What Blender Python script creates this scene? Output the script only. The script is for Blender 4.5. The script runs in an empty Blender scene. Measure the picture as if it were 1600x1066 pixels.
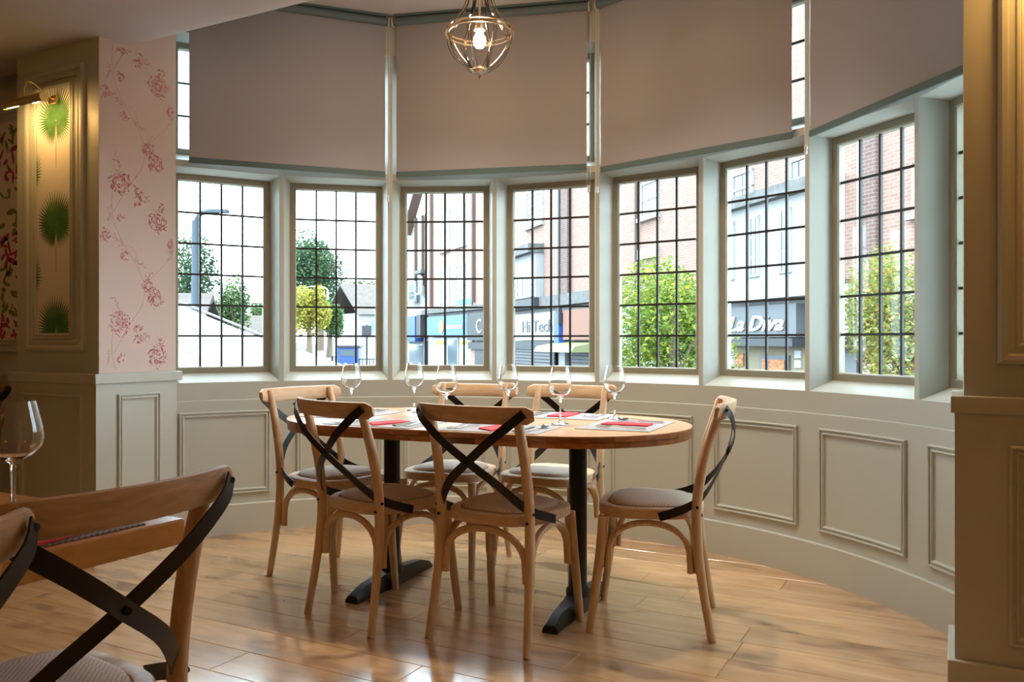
import bpy, math, random
from mathutils import Vector, Matrix
random.seed(7)
PI = math.pi
rad = math.radians
scene = bpy.context.scene
COL = scene.collection

# ------------------------------------------------------------------ frame of reference
# World = room frame: origin on the floor at the centre of the round bay, +y out through the
# bay, +x along the front of the building.  YAW turns survey bearings into room bearings.
YAW = 27.93
CAMX, CAMY, CAMZ = 1.852, -2.285, 1.125
cy_, sy_ = math.cos(rad(YAW)), math.sin(rad(YAW))
def S(X, Y):
    """survey point (X right, Y ahead of the tripod, metres) -> room x, y"""
    return (CAMX + X * cy_ - Y * sy_, CAMY + X * sy_ + Y * cy_)

# ------------------------------------------------------------------ camera, sky, exposure
cam = bpy.data.cameras.new('camera')
cam.lens = 29.41; cam.sensor_width = 36.0; cam.clip_start = 0.05; cam.clip_end = 500
camo = bpy.data.objects.new('camera', cam); COL.objects.link(camo)
camo.location = (CAMX, CAMY, CAMZ); camo.rotation_euler = (rad(90), 0, rad(YAW))
scene.camera = camo
W = bpy.data.worlds.new('sky'); scene.world = W; W.use_nodes = True
bg = W.node_tree.nodes['Background']
bg.inputs['Color'].default_value = (0.68, 0.87, 1.0, 1); bg.inputs['Strength'].default_value = 5.0
vs = scene.view_settings
vs.view_transform = 'Standard'; vs.look = 'None'; vs.exposure = 1.35; vs.gamma = 1.0
vs.use_curve_mapping = False
cyc = scene.cycles
cyc.max_bounces = 10; cyc.diffuse_bounces = 5; cyc.glossy_bounces = 4
cyc.transmission_bounces = 8; cyc.transparent_max_bounces = 16
cyc.caustics_reflective = False; cyc.caustics_refractive = False
cyc.sample_clamp_indirect = 6.0
cyc.use_denoising = True

# ------------------------------------------------------------------ materials
def new_mat(name):
    m = bpy.data.materials.new(name); m.use_nodes = True
    nt = m.node_tree
    return m, nt, nt.nodes['Principled BSDF']
def mat(name, col, rough=.5, metal=0, spec=.5, bump=0, bscale=60, var=0, vscale=6, emit=None, estr=0):
    m, nt, p = new_mat(name)
    p.inputs['Base Color'].default_value = (*col, 1)
    p.inputs['Roughness'].default_value = rough; p.inputs['Metallic'].default_value = metal
    p.inputs['Specular IOR Level'].default_value = spec
    if emit:
        p.inputs['Emission Color'].default_value = (*emit, 1); p.inputs['Emission Strength'].default_value = estr
    if bump or var:
        tc = nt.nodes.new('ShaderNodeTexCoord')
    if var:
        n = nt.nodes.new('ShaderNodeTexNoise'); n.inputs['Scale'].default_value = vscale; n.inputs['Detail'].default_value = 4
        nt.links.new(tc.outputs['Object'], n.inputs['Vector'])
        r = nt.nodes.new('ShaderNodeValToRGB')
        r.color_ramp.elements[0].position = .3; r.color_ramp.elements[1].position = .7
        r.color_ramp.elements[0].color = (*[c * (1 - var) for c in col], 1)
        r.color_ramp.elements[1].color = (*[min(1, c * (1 + var)) for c in col], 1)
        nt.links.new(n.outputs['Fac'], r.inputs['Fac']); nt.links.new(r.outputs['Color'], p.inputs['Base Color'])
    if bump:
        n2 = nt.nodes.new('ShaderNodeTexNoise'); n2.inputs['Scale'].default_value = bscale; n2.inputs['Detail'].default_value = 3
        nt.links.new(tc.outputs['Object'], n2.inputs['Vector'])
        b = nt.nodes.new('ShaderNodeBump'); b.inputs['Strength'].default_value = bump; b.inputs['Distance'].default_value = .002
        nt.links.new(n2.outputs['Fac'], b.inputs['Height']); nt.links.new(b.outputs['Normal'], p.inputs['Normal'])
    return m
def wood(name, c1, c2, stretch=(1, 1, 1), scale=6, rough=.45, bump=.15, spec=.5, knots=None, tint=0.0, c3=None):
    """grain stretched along one axis, every object with its own offset and tint"""
    m, nt, p = new_mat(name)
    N = nt.nodes.new; L = nt.links.new
    tc = N('ShaderNodeTexCoord'); oi = N('ShaderNodeObjectInfo')
    mul = N('ShaderNodeVectorMath'); mul.operation = 'SCALE'; mul.inputs['Scale'].default_value = 37.0
    cmb = N('ShaderNodeCombineXYZ')
    for k in 'XYZ': L(oi.outputs['Random'], cmb.inputs[k])
    L(cmb.outputs[0], mul.inputs[0])
    add = N('ShaderNodeVectorMath'); add.operation = 'ADD'
    L(tc.outputs['Object'], add.inputs[0]); L(mul.outputs[0], add.inputs[1])
    mp = N('ShaderNodeMapping'); mp.inputs['Scale'].default_value = stretch
    L(add.outputs[0], mp.inputs['Vector'])
    n1 = N('ShaderNodeTexNoise'); n1.inputs['Scale'].default_value = scale; n1.inputs['Detail'].default_value = 6
    n1.inputs['Roughness'].default_value = .62; n1.inputs['Distortion'].default_value = .6
    L(mp.outputs[0], n1.inputs['Vector'])
    r = N('ShaderNodeValToRGB'); e = r.color_ramp.elements
    e[0].position = .32; e[1].position = .68; e[0].color = (*c2, 1); e[1].color = (*c1, 1)
    if c3:
        q = r.color_ramp.elements.new(.2); q.color = (*c3, 1)
    L(n1.outputs['Fac'], r.inputs['Fac'])
    out = r.outputs['Color']
    if knots:
        n3 = N('ShaderNodeTexNoise'); n3.inputs['Scale'].default_value = knots[0]; n3.inputs['Detail'].default_value = 2
        mp3 = N('ShaderNodeMapping'); mp3.inputs['Scale'].default_value = [.35 + .65 * min(1, s / max(stretch)) for s in stretch]
        L(add.outputs[0], mp3.inputs['Vector']); L(mp3.outputs[0], n3.inputs['Vector'])
        r3 = N('ShaderNodeValToRGB'); r3.color_ramp.elements[0].position = knots[1]; r3.color_ramp.elements[1].position = knots[1] + .12
        L(n3.outputs['Fac'], r3.inputs['Fac'])
        mx = N('ShaderNodeMix'); mx.data_type = 'RGBA'; mx.blend_type = 'MIX'
        L(r3.outputs['Color'], mx.inputs['Factor']); L(out, mx.inputs['A']); mx.inputs['B'].default_value = (*knots[2], 1)
        out = mx.outputs['Result']
    if tint:
        hs = N('ShaderNodeHueSaturation'); mr = N('ShaderNodeMapRange')
        mr.inputs['To Min'].default_value = 1 - tint; mr.inputs['To Max'].default_value = 1 + tint
        L(oi.outputs['Random'], mr.inputs['Value']); L(mr.outputs[0], hs.inputs['Value']); L(out, hs.inputs['Color'])
        out = hs.outputs['Color']
    L(out, p.inputs['Base Color'])
    p.inputs['Roughness'].default_value = rough; p.inputs['Specular IOR Level'].default_value = spec
    if bump:
        b = N('ShaderNodeBump'); b.inputs['Strength'].default_value = bump; b.inputs['Distance'].default_value = .003
        L(n1.outputs['Fac'], b.inputs['Height']); L(b.outputs['Normal'], p.inputs['Normal'])
    return m
def glass_pane(name, col=(.97, .985, .98), refl=.5):
    """thin window glass: clear with a fresnel reflection"""
    m = bpy.data.materials.new(name); m.use_nodes = True; nt = m.node_tree; nt.nodes.clear()
    o = nt.nodes.new('ShaderNodeOutputMaterial'); t = nt.nodes.new('ShaderNodeBsdfTransparent'); g = nt.nodes.new('ShaderNodeBsdfGlossy')
    mx = nt.nodes.new('ShaderNodeMixShader'); fr = nt.nodes.new('ShaderNodeFresnel'); fr.inputs['IOR'].default_value = 1.45
    ml = nt.nodes.new('ShaderNodeMath'); ml.operation = 'MULTIPLY'; ml.inputs[1].default_value = refl
    t.inputs['Color'].default_value = (*col, 1); g.inputs['Roughness'].default_value = .03
    nt.links.new(fr.outputs[0], ml.inputs[0]); nt.links.new(ml.outputs[0], mx.inputs[0])
    nt.links.new(t.outputs[0], mx.inputs[1]); nt.links.new(g.outputs[0], mx.inputs[2]); nt.links.new(mx.outputs[0], o.inputs[0])
    return m
def clear_glass(name, col=(1, 1, 1), ior=1.45, rough=0):
    m, nt, p = new_mat(name)
    p.inputs['Base Color'].default_value = (*col, 1); p.inputs['Roughness'].default_value = rough
    p.inputs['Transmission Weight'].default_value = 1; p.inputs['IOR'].default_value = ior
    return m
def brick_mat(name, c1, c2, mortar, bw=.225, bh=.075):
    m, nt, p = new_mat(name)
    uv = nt.nodes.new('ShaderNodeUVMap')
    b = nt.nodes.new('ShaderNodeTexBrick'); b.inputs['Scale'].default_value = 1
    b.inputs['Brick Width'].default_value = bw; b.inputs['Row Height'].default_value = bh
    b.inputs['Mortar Size'].default_value = .006
    b.inputs['Color1'].default_value = (*c1, 1); b.inputs['Color2'].default_value = (*c2, 1); b.inputs['Mortar'].default_value = (*mortar, 1)
    nt.links.new(uv.outputs[0], b.inputs['Vector']); nt.links.new(b.outputs['Color'], p.inputs['Base Color'])
    p.inputs['Roughness'].default_value = .9
    return m
def fabric(name, col, transl=.12, scale=700):
    m = bpy.data.materials.new(name); m.use_nodes = True; nt = m.node_tree
    p = nt.nodes['Principled BSDF']; o = nt.nodes['Material Output']
    p.inputs['Base Color'].default_value = (*col, 1); p.inputs['Roughness'].default_value = .9; p.inputs['Specular IOR Level'].default_value = .15
    t = nt.nodes.new('ShaderNodeBsdfTranslucent'); t.inputs['Color'].default_value = (*col, 1)
    mx = nt.nodes.new('ShaderNodeMixShader'); mx.inputs[0].default_value = transl
    nt.links.new(p.outputs[0], mx.inputs[1]); nt.links.new(t.outputs[0], mx.inputs[2]); nt.links.new(mx.outputs[0], o.inputs[0])
    tc = nt.nodes.new('ShaderNodeTexCoord'); w = nt.nodes.new('ShaderNodeTexNoise'); w.inputs['Scale'].default_value = scale
    nt.links.new(tc.outputs['Object'], w.inputs['Vector'])
    b = nt.nodes.new('ShaderNodeBump'); b.inputs['Strength'].default_value = .1; b.inputs['Distance'].default_value = .001
    nt.links.new(w.outputs['Fac'], b.inputs['Height']); nt.links.new(b.outputs['Normal'], p.inputs['Normal'])
    return m
def weave_mat(name, c1, c2, scale):
    m, nt, p = new_mat(name)
    tc = nt.nodes.new('ShaderNodeTexCoord'); ck = nt.nodes.new('ShaderNodeTexChecker'); ck.inputs['Scale'].default_value = scale
    ck.inputs['Color1'].default_value = (*c1, 1); ck.inputs['Color2'].default_value = (*c2, 1)
    nt.links.new(tc.outputs['Object'], ck.inputs['Vector']); nt.links.new(ck.outputs['Color'], p.inputs['Base Color'])
    b = nt.nodes.new('ShaderNodeBump'); b.inputs['Strength'].default_value = .5; b.inputs['Distance'].default_value = .002
    nt.links.new(ck.outputs['Fac'], b.inputs['Height']); nt.links.new(b.outputs['Normal'], p.inputs['Normal'])
    p.inputs['Roughness'].default_value = .75
    return m
def leaf_mat(name, c1, c2, c3):
    m, nt, p = new_mat(name)
    g = nt.nodes.new('ShaderNodeNewGeometry'); r = nt.nodes.new('ShaderNodeValToRGB')
    e = r.color_ramp.elements; e[0].color = (*c1, 1); e[1].color = (*c3, 1); e[1].position = 1
    q = e.new(.5); q.color = (*c2, 1)
    nt.links.new(g.outputs['Random Per Island'], r.inputs['Fac']); nt.links.new(r.outputs['Color'], p.inputs['Base Color'])
    p.inputs['Roughness'].default_value = .7
    tr = nt.nodes.new('ShaderNodeBsdfTranslucent'); nt.links.new(r.outputs['Color'], tr.inputs['Color'])
    mx = nt.nodes.new('ShaderNodeMixShader'); mx.inputs[0].default_value = .35
    o = nt.nodes['Material Output']
    nt.links.new(p.outputs[0], mx.inputs[1]); nt.links.new(tr.outputs[0], mx.inputs[2]); nt.links.new(mx.outputs[0], o.inputs[0])
    return m

M = {}
M['sage'] = mat('sage_paint', (.475, .485, .425), .45, bump=.04, bscale=220)
M['cream_ceiling'] = mat('ceiling_paint', (.60, .55, .545), .85, bump=.03)
M['white_edge'] = mat('ceiling_bead', (.75, .75, .72), .6)
M['pink_paper'] = mat('pink_wallpaper', (.64, .51, .45), .8, bump=.05, bscale=400)
M['cream_paper'] = mat('cream_wallpaper', (.72, .66, .58), .8)
M['rose'] = mat('rose_print', (.54, .19, .20), .8, var=.3, vscale=60)
M['rose_pale'] = mat('pale_rose_print', (.55, .31, .28), .8, var=.15, vscale=60)
M['palm'] = mat('palm_print', (.05, .16, .035), .8, var=.35, vscale=25)
M['palm_stem'] = mat('stem_print', (.30, .27, .12), .8)
M['magenta'] = mat('magenta_print', (.42, .05, .18), .8, var=.4, vscale=30)
M['moss'] = mat('moss_print', (.20, .24, .08), .8, var=.4, vscale=30)
M['olive'] = mat('shaded_sage_sash', (.27, .25, .18), .5)  # sage sashes against the window: their shade is put into this darker colour
M['lead'] = mat('lead_bar', (.03, .03, .03), .5, .3)
M['glass'] = glass_pane('window_glass', refl=.04)
M['blind'] = fabric('blind_fabric', (.415, .395, .405), .10)
M['hem'] = mat('blind_hem', (.10, .155, .15), .7)
M['roller'] = mat('blind_roller', (.12, .16, .16), .5)
M['bead'] = mat('bead_chain', (.78, .76, .70), .35, .3)
M['bracket'] = mat('blind_bracket', (.68, .62, .54), .5)
M['plank'] = wood('oak_floor', (.66, .42, .215), (.46, .265, .12), (1, 6, 6), 2.6, .22, .12, .6, (5.0, .585, (.27, .145, .075)), .10)
_p = M['plank'].node_tree.nodes['Principled BSDF']; _p.inputs['Coat Weight'].default_value = 1.0; _p.inputs['Coat Roughness'].default_value = .12
M['oak_z'] = wood('oak_upright', (.68, .48, .30), (.50, .33, .19), (9, 9, 1), 7, .5, .25, .4)
M['oak_x'] = wood('oak_rail', (.68, .48, .30), (.50, .33, .19), (1, 9, 9), 7, .5, .25, .4)
M['cane'] = weave_mat('cane_weave', (.70, .58, .47), (.46, .35, .26), 170)
M['black'] = mat('black_iron', (.012, .011, .011), .42, .3)
M['bolt'] = mat('black_bolt', (.01, .01, .01), .35, .6)
M['top'] = wood('table_top_wood', (.66, .40, .20), (.50, .265, .105), (1, 8, 8), 3, .30, .06, .5)
M['edge'] = wood('table_edge_wood', (.40, .155, .045), (.22, .075, .018), (4, 4, 14), 5, .35, .1, .5, (4, .58, (.10, .035, .01)), .25)
M['pine'] = wood('pine', (.66, .32, .09), (.54, .225, .05), (3, .9, 9), 4, .3, .05, .5, (6, .61, (.16, .04, .01)))
M['mat_grey'] = weave_mat('grey_placemat', (.47, .48, .50), (.36, .37, .39), 300)
M['mat_dark'] = weave_mat('dark_placemat', (.25, .23, .22), (.10, .09, .09), 160)
M['red'] = mat('red_napkin', (.68, .045, .06), .8, bump=.1, bscale=500)
M['steel'] = mat('steel', (.75, .74, .72), .16, 1)
M['wineglass'] = clear_glass('wine_glass')
M['crystal'] = glass_pane('lamp_glass', (.97, .93, .86), 2.2)
M['nickel'] = mat('aged_nickel', (.45, .36, .26), .3, .9)
M['brass'] = mat('brass', (.78, .55, .22), .25, 1)
M['bulb'] = mat('lit_bulb', (1, .8, .5), .5, emit=(1, .62, .22), estr=60)
M['pendant_bulb'] = mat('lit_pendant_bulb', (1, .85, .6), .5, emit=(1, .66, .36), estr=100)
M['fill_glow'] = mat('lit_fill_globe', (1, .9, .75), .5, emit=(1, .42, .06), estr=9)
M['darkwood'] = wood('dark_chair_wood', (.30, .15, .065), (.20, .09, .035), (9, 9, 1), 7, .45, .15, .5)

# ------------------------------------------------------------------ mesh helpers
class B:
    def __init__(s): s.v = []; s.f = []; s.uv = None
    def quad(s, a, b, c, d):
        i = len(s.v); s.v += [tuple(a), tuple(b), tuple(c), tuple(d)]; s.f.append((i, i + 1, i + 2, i + 3)); return s
    def poly(s, pts):
        i = len(s.v); s.v += [tuple(p) for p in pts]; s.f.append(tuple(range(i, i + len(pts)))); return s
    def hexa(s, p):
        i = len(s.v); s.v += [tuple(q) for q in p]
        for f in ((0, 3, 2, 1), (4, 5, 6, 7), (0, 1, 5, 4), (1, 2, 6, 5), (2, 3, 7, 6), (3, 0, 4, 7)):
            s.f.append(tuple(i + k for k in f))
        return s
    def box(s, x0, x1, y0, y1, z0, z1):
        return s.hexa([(x0, y0, z0), (x1, y0, z0), (x1, y1, z0), (x0, y1, z0), (x0, y0, z1), (x1, y0, z1), (x1, y1, z1), (x0, y1, z1)])
    def cbox(s, x0, x1, y0, y1, z0, z1, c):
        """box with chamfered top edges"""
        s.hexa([(x0, y0, z0), (x1, y0, z0), (x1, y1, z0), (x0, y1, z0), (x0, y0, z1 - c), (x1, y0, z1 - c), (x1, y1, z1 - c), (x0, y1, z1 - c)])
        s.f.pop(-5)
        i = len(s.v) - 4; j = len(s.v)
        s.v += [(x0 + c, y0 + c, z1), (x1 - c, y0 + c, z1), (x1 - c, y1 - c, z1), (x0 + c, y1 - c, z1)]
        for k in range(4):
            s.f.append((i + k, i + (k + 1) % 4, j + (k + 1) % 4, j + k))
        s.f.append((j, j + 1, j + 2, j + 3)); return s
    def ring_loft(s, rings, closed=True, caps=True):
        """rings: lists of points with equal counts"""
        n = len(rings[0]); i0 = len(s.v)
        for r in rings: s.v += [tuple(p) for p in r]
        for a in range(len(rings) - 1):
            for k in range(n if closed else n - 1):
                k2 = (k + 1) % n
                s.f.append((i0 + a * n + k, i0 + a * n + k2, i0 + (a + 1) * n + k2, i0 + (a + 1) * n + k))
        if caps and closed:
            s.f.append(tuple(i0 + k for k in reversed(range(n))))
            s.f.append(tuple(i0 + (len(rings) - 1) * n + k for k in range(n)))
        return s
    def tube(s, path, rad_, n=10, ell=1.0, caps=True, up=None):
        path = [Vector(p) for p in path]
        if not isinstance(rad_, (list, tuple)): rad_ = [rad_] * len(path)
        rings = []; prev = None
        for i, p in enumerate(path):
            t = (path[min(i + 1, len(path) - 1)] - path[max(i - 1, 0)]).normalized()
            if prev is None:
                ref = Vector(up) if up else (Vector((0, 0, 1)) if abs(t.z) < .9 else Vector((1, 0, 0)))
                a = (ref - t * ref.dot(t)).normalized()
            else:
                a = (prev - t * prev.dot(t)).normalized()
            prev = a; b = t.cross(a)
            rings.append([p + (a * math.cos(2 * PI * k / n) + b * math.sin(2 * PI * k / n) * ell) * rad_[i] for k in range(n)])
        return s.ring_loft(rings, True, caps)
    def lathe(s, prof, n=24, c=(0, 0, 0), close=False):
        i0 = len(s.v); m = len(prof)
        for r, z in prof:
            for k in range(n):
                a = 2 * PI * k / n; s.v.append((c[0] + r * math.cos(a), c[1] + r * math.sin(a), c[2] + z))
        for j in range(m if close else m - 1):
            j2 = (j + 1) % m
            for k in range(n):
                k2 = (k + 1) % n
                s.f.append((i0 + j * n + k, i0 + j * n + k2, i0 + j2 * n + k2, i0 + j2 * n + k))
        return s
    def prism(s, pts, z0, z1):
        n = len(pts); i = len(s.v)
        s.v += [(p[0], p[1], z0) for p in pts] + [(p[0], p[1], z1) for p in pts]
        s.f.append(tuple(i + k for k in reversed(range(n)))); s.f.append(tuple(i + n + k for k in range(n)))
        for k in range(n):
            k2 = (k + 1) % n; s.f.append((i + k, i + k2, i + n + k2, i + n + k))
        return s
    def strap(s, pts, nrm, w, th):
        """flat band along pts; nrm = facing of its broad side at each point"""
        pts = [Vector(p) for p in pts]; rings = []
        for i, p in enumerate(pts):
            t = (pts[min(i + 1, len(pts) - 1)] - pts[max(i - 1, 0)]).normalized()
            n = Vector(nrm[i]); n = (n - t * n.dot(t)).normalized(); b = t.cross(n)
            ww = w[i] if isinstance(w, (list, tuple)) else w
            rings.append([p + b * ww / 2 + n * th / 2, p - b * ww / 2 + n * th / 2, p - b * ww / 2 - n * th / 2, p + b * ww / 2 - n * th / 2])
        return s.ring_loft(rings)
    def xf(s, m, start=0):
        for i in range(start, len(s.v)): s.v[i] = tuple(m @ Vector(s.v[i]))
        return s
    def obj(s, name, material, parent=None, smooth=None, loc=None, kind=None, bevel=0, subs=0):
        me = bpy.data.meshes.new(name); me.from_pydata(s.v, [], s.f); me.materials.append(material); me.update()
        if s.uv:
            ul = me.uv_layers.new(name='UVMap')
            for li, l in enumerate(me.loops): ul.data[li].uv = s.uv(me.vertices[l.vertex_index].co)
        if smooth is not None:
            me.polygons.foreach_set('use_smooth', [True] * len(me.polygons)); me.set_sharp_from_angle(angle=rad(smooth))
        o = bpy.data.objects.new(name, me); COL.objects.link(o)
        if loc: o.location = loc
        if parent: o.parent = parent
        if kind: o['kind'] = kind
        if bevel:
            bm = o.modifiers.new('bevel', 'BEVEL'); bm.width = bevel; bm.segments = 2; bm.limit_method = 'ANGLE'; bm.angle_limit = rad(40)
        if subs:
            sm = o.modifiers.new('subdivision', 'SUBSURF'); sm.levels = subs; sm.render_levels = subs
        return o
def tag(o, label=None, cat=None, group=None, kind=None):
    if label: o['label'] = label
    if cat: o['category'] = cat
    if group: o['group'] = group
    if kind: o['kind'] = kind
    return o
def empty(name, loc=(0, 0, 0), rz=0, parent=None):
    o = bpy.data.objects.new(name, None); COL.objects.link(o); o.empty_display_size = .1
    o.location = loc; o.rotation_euler = (0, 0, rz)
    if parent: o.parent = parent
    return o
def copy_tree(o, parent=None):
    c = o.copy(); COL.objects.link(c); c.parent = parent
    for ch in list(KIDS.get(o.name, [])) or [k for k in o.children]:
        copy_tree(ch, c)
    return c
KIDS = {}
def spline(pts, n):
    """Catmull-Rom through pts"""
    P = [Vector(p) for p in pts]; P = [P[0] * 2 - P[1]] + P + [P[-1] * 2 - P[-2]]
    out = []
    segs = len(P) - 3
    for i in range(n):
        u = i / (n - 1) * segs; k = min(int(u), segs - 1); t = u - k
        a, b, c, d = P[k:k + 4]
        out.append(.5 * ((2 * b) + (c - a) * t + (2 * a - 5 * b + 4 * c - d) * t * t + (3 * b - a - 3 * c + d) * t ** 3))
    return out
def text_mesh(name, body, size, material, parent, mtx, shear=0, depth=.02, bold=0):
    cu = bpy.data.curves.new(name, 'FONT'); cu.body = body; cu.size = size; cu.shear = shear; cu.extrude = depth; cu.offset = bold
    cu.align_x = 'CENTER'; cu.align_y = 'CENTER'; cu.resolution_u = 3
    t = bpy.data.objects.new('tmp', cu); COL.objects.link(t)
    me = bpy.data.meshes.new_from_object(t.evaluated_get(bpy.context.evaluated_depsgraph_get()))
    bpy.data.objects.remove(t)
    me.transform(mtx); me.materials.clear(); me.materials.append(material)
    o = bpy.data.objects.new(name, me); COL.objects.link(o); o.parent = parent
    return o

# ------------------------------------------------------------------ the bay: dimensions
RW = 2.273                      # room face of the bay wall
STEP = 16.3                     # one window
MULL = [(k - 4) * STEP for k in range(9)]      # mullion bearings from the bay axis, -65.2 .. 65.2 (positive = left)
SILL, NOSEB, NOSET, HEAD2 = .886, 2.115, 2.153, 2.88
ZBAY, ZMAIN, ZEDGE = 3.12, 2.69, 2.86
DEPTH = .111                    # depth from the mullion nose to the sash
def pol(r, deg):               # bearing measured from +y, positive towards -x (left in the photo)
    return Vector((-r * math.sin(rad(deg)), r * math.cos(rad(deg)), 0))
def polz(r, deg, z):
    p = pol(r, deg); return (p.x, p.y, z)

# ------------------------------------------------------------------ floor: a base and separate planks
bf = B(); bf.box(-5.0, 3.9, -5.6, 1.0, -.12, -.012)
arc = [pol(2.4, 74 - 148 * k / 32) for k in range(33)]
bf.prism([(p.x, p.y) for p in reversed(arc)], -.12, -.012)
floor = tag(bf.obj('floor', mat('subfloor', (.10, .06, .03), .9)), kind='structure')
PWD = .187
row = 0; v = -3.05
while v < 2.32:
    hi = v + PWD
    if v < .5: ulo, uhi = -4.4, 3.4
    elif v < .95: ulo, uhi = -3.6, 2.9
    else:
        r = math.sqrt(max(0, 2.32 ** 2 - v ** 2)); ulo, uhi = -min(r, 2.12), min(r, 2.12)
    u = ulo - random.uniform(0, .9) if v < .95 else ulo
    while u < uhi - .02:
        e = min(u + random.uniform(1.1, 2.0), uhi)
        if uhi - e < .25: e = uhi
        a = max(u, ulo)
        if e - a > .02:
            L2 = (e - a) / 2 - .0006; h2 = PWD / 2 - .0006
            p = B().cbox(-L2, L2, -h2, h2, -.016, 0, .0016).obj('floor_plank', M['plank'], floor)
            p.location = ((a + e) / 2, v + PWD / 2, 0)
        u = e
    v = hi; row += 1

# ------------------------------------------------------------------ bay wall below the windows
def arc_sheet(b, prof, d0, d1, n):
    """sweep an open profile [(r, z)] along the bay from bearing d0 to d1"""
    rings = [[polz(r, d0 + (d1 - d0) * k / n, z) for r, z in prof] for k in range(n + 1)]
    return b.ring_loft(rings, True, True)
bw = B()
arc_sheet(bw, [(RW, .784), (RW, SILL), (RW + DEPTH + .05, SILL - .01), (RW + .2, SILL - .01), (RW + .2, -.1), (RW, -.1)], 66.2, -66.2, 66)
wall_bay = tag(bw.obj('wall_bay', M['sage'], smooth=35), kind='structure')
b = B(); arc_sheet(b, [(RW - .010, 0), (RW - .010, .780), (RW - .006, .784), (RW + .01, .784), (RW + .01, 0)], 66.2, -66.2, 66)
b.obj('wainscot', M['sage'], wall_bay, smooth=35)
b = B(); arc_sheet(b, [(RW - .026, 0), (RW - .026, .170), (RW - .021, .176), (RW, .176), (RW, 0)], 66.2, -66.2, 66)
tag(b.obj('baseboard_bay', M['sage'], smooth=35), kind='structure')
PROF = [(0, 0), (.001, .010), (.005, .0135), (.010, .012), (.012, .005), (.018, .005), (.020, .010), (.025, .011), (.031, .0045), (.0315, .001), (.036, .001), (.037, -.001)]
def curved_moulding(bear, half, z0, z1, r):
    b = B(); rings = []
    for ins, h in PROF:
        di = math.degrees(ins / r); a0, a1 = bear + half - di, bear - half + di; lo, hi = z0 + ins, z1 - ins
        loop = []
        n = 8
        for k in range(n): loop.append(polz(r - h, a0 + (a1 - a0) * k / n, lo))
        loop.append(polz(r - h, a1, lo))
        for k in range(n): loop.append(polz(r - h, a1 + (a0 - a1) * k / n, hi))
        loop.append(polz(r - h, a0, hi))
        rings.append(loop)
    return b.ring_loft(rings, True, False)
for k in range(8):
    curved_moulding(MULL[7 - k] + STEP / 2 - (.5 if k else 0), 6.5, .232, .717, RW - .010).obj('panel_moulding', M['sage'], wall_bay, smooth=30)

# mullions: narrow nose, splayed jambs, plus the transom, sloped sills and heads
NW = .0135                      # half nose width
def facet(k):
    """basis of window k (0 = rightmost): centre bearing, distance to nose chord"""
    cb = MULL[k] + STEP / 2
    er = pol(1, cb); et = Vector((-er.y, er.x, 0))       # et points towards larger bearing (left)
    return cb, er, et, RW * math.cos(rad(STEP / 2))
FW = .558                       # sash width
def mullion_section(deg):
    """plan section of a mullion: nose at RW, sash plane behind"""
    pts = []
    er = pol(1, deg); et = Vector((-er.y, er.x, 0))
    n1, n2 = er * RW + et * NW, er * RW - et * NW
    left_c = facet_for(deg, +1); right_c = facet_for(deg, -1)
    return n1, n2, left_c, right_c
def facet_for(deg, side):
    cb = deg + side * STEP / 2; er = pol(1, cb); et = Vector((-er.y, er.x, 0)); d = RW * math.cos(rad(STEP / 2)) + DEPTH
    return er * d - et * side * FW / 2, er * (d + .06) - et * side * FW / 2
for deg in MULL:
    n1, n2, (l1, l2), (r1, r2) = mullion_section(deg)
    er_ = pol(1, deg); et_ = Vector((-er_.y, er_.x, 0))
    if deg > 65: l1 = n1 + et_ * .25; l2 = r2 + et_ * .35
    if deg < -65: r1 = n2 - et_ * .25; r2 = l2 - et_ * .35
    poly = [n1, n2, r1, r2, l2, l1]
    b = B().prism([(p.x, p.y) for p in reversed(poly)], (SILL - .005) if abs(deg) < 65 else 0, 2.93)
    b.obj('mullion', M['sage'], wall_bay)
def nose(deg, side):            # nose edge of the mullion on the given side
    er = pol(1, deg); et = Vector((-er.y, er.x, 0)); return er * RW + et * NW * side
def facet_strip(b, k, za, zb, zc, zd):
    """sloped strip from the nose line (height za) back to the sash plane (height zb), and body behind"""
    cb, er, et, d = facet(k)
    a0, a1 = nose(MULL[k + 1], -1), nose(MULL[k], +1)
    ad = et.xy if False else None
    s0, s1 = er * (d + DEPTH) + et * FW / 2, er * (d + DEPTH) - et * FW / 2
    return a0, a1, s0, s1
for k in range(8):
    a0, a1, s0, s1 = facet_strip(None, k, 0, 0, 0, 0)
    cb, er, et, d = facet(k)
    t0, t1 = s0 + er * .06, s1 + er * .06
    n = 6
    def strip(name, front, back, flat):
        """front/back: (z low, z high) of a bar between two mullions, bowed to the bay curve in front"""
        b = B(); rings = []
        for q in range(n + 1):
            t = q / n; f = a0.lerp(a1, t)
            if not flat: f = f.normalized() * RW
            m_, e_ = s0.lerp(s1, t), t0.lerp(t1, t)
            rings.append([(f.x, f.y, front[0]), (m_.x, m_.y, back[0]), (e_.x, e_.y, back[0]), (e_.x, e_.y, back[1]), (m_.x, m_.y, back[1]), (f.x, f.y, front[1])])
        b.ring_loft(rings).obj(name, M['sage'], wall_bay, smooth=30)
    strip('window_sill', (SILL - .02, SILL), (SILL - .02, .937), False)
    strip('transom', (NOSEB, NOSET), (2.093, 2.205), True)
    strip('window_head', (HEAD2, 2.93), (2.852, 2.93), True)
b = B(); arc_sheet(b, [(RW - .002, HEAD2 + .02), (RW - .002, ZBAY + .02), (RW + .25, ZBAY + .02), (RW + .25, HEAD2 + .02)], 69, -69, 66)
b.obj('upper_wall', M['sage'], wall_bay, smooth=35)

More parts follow.
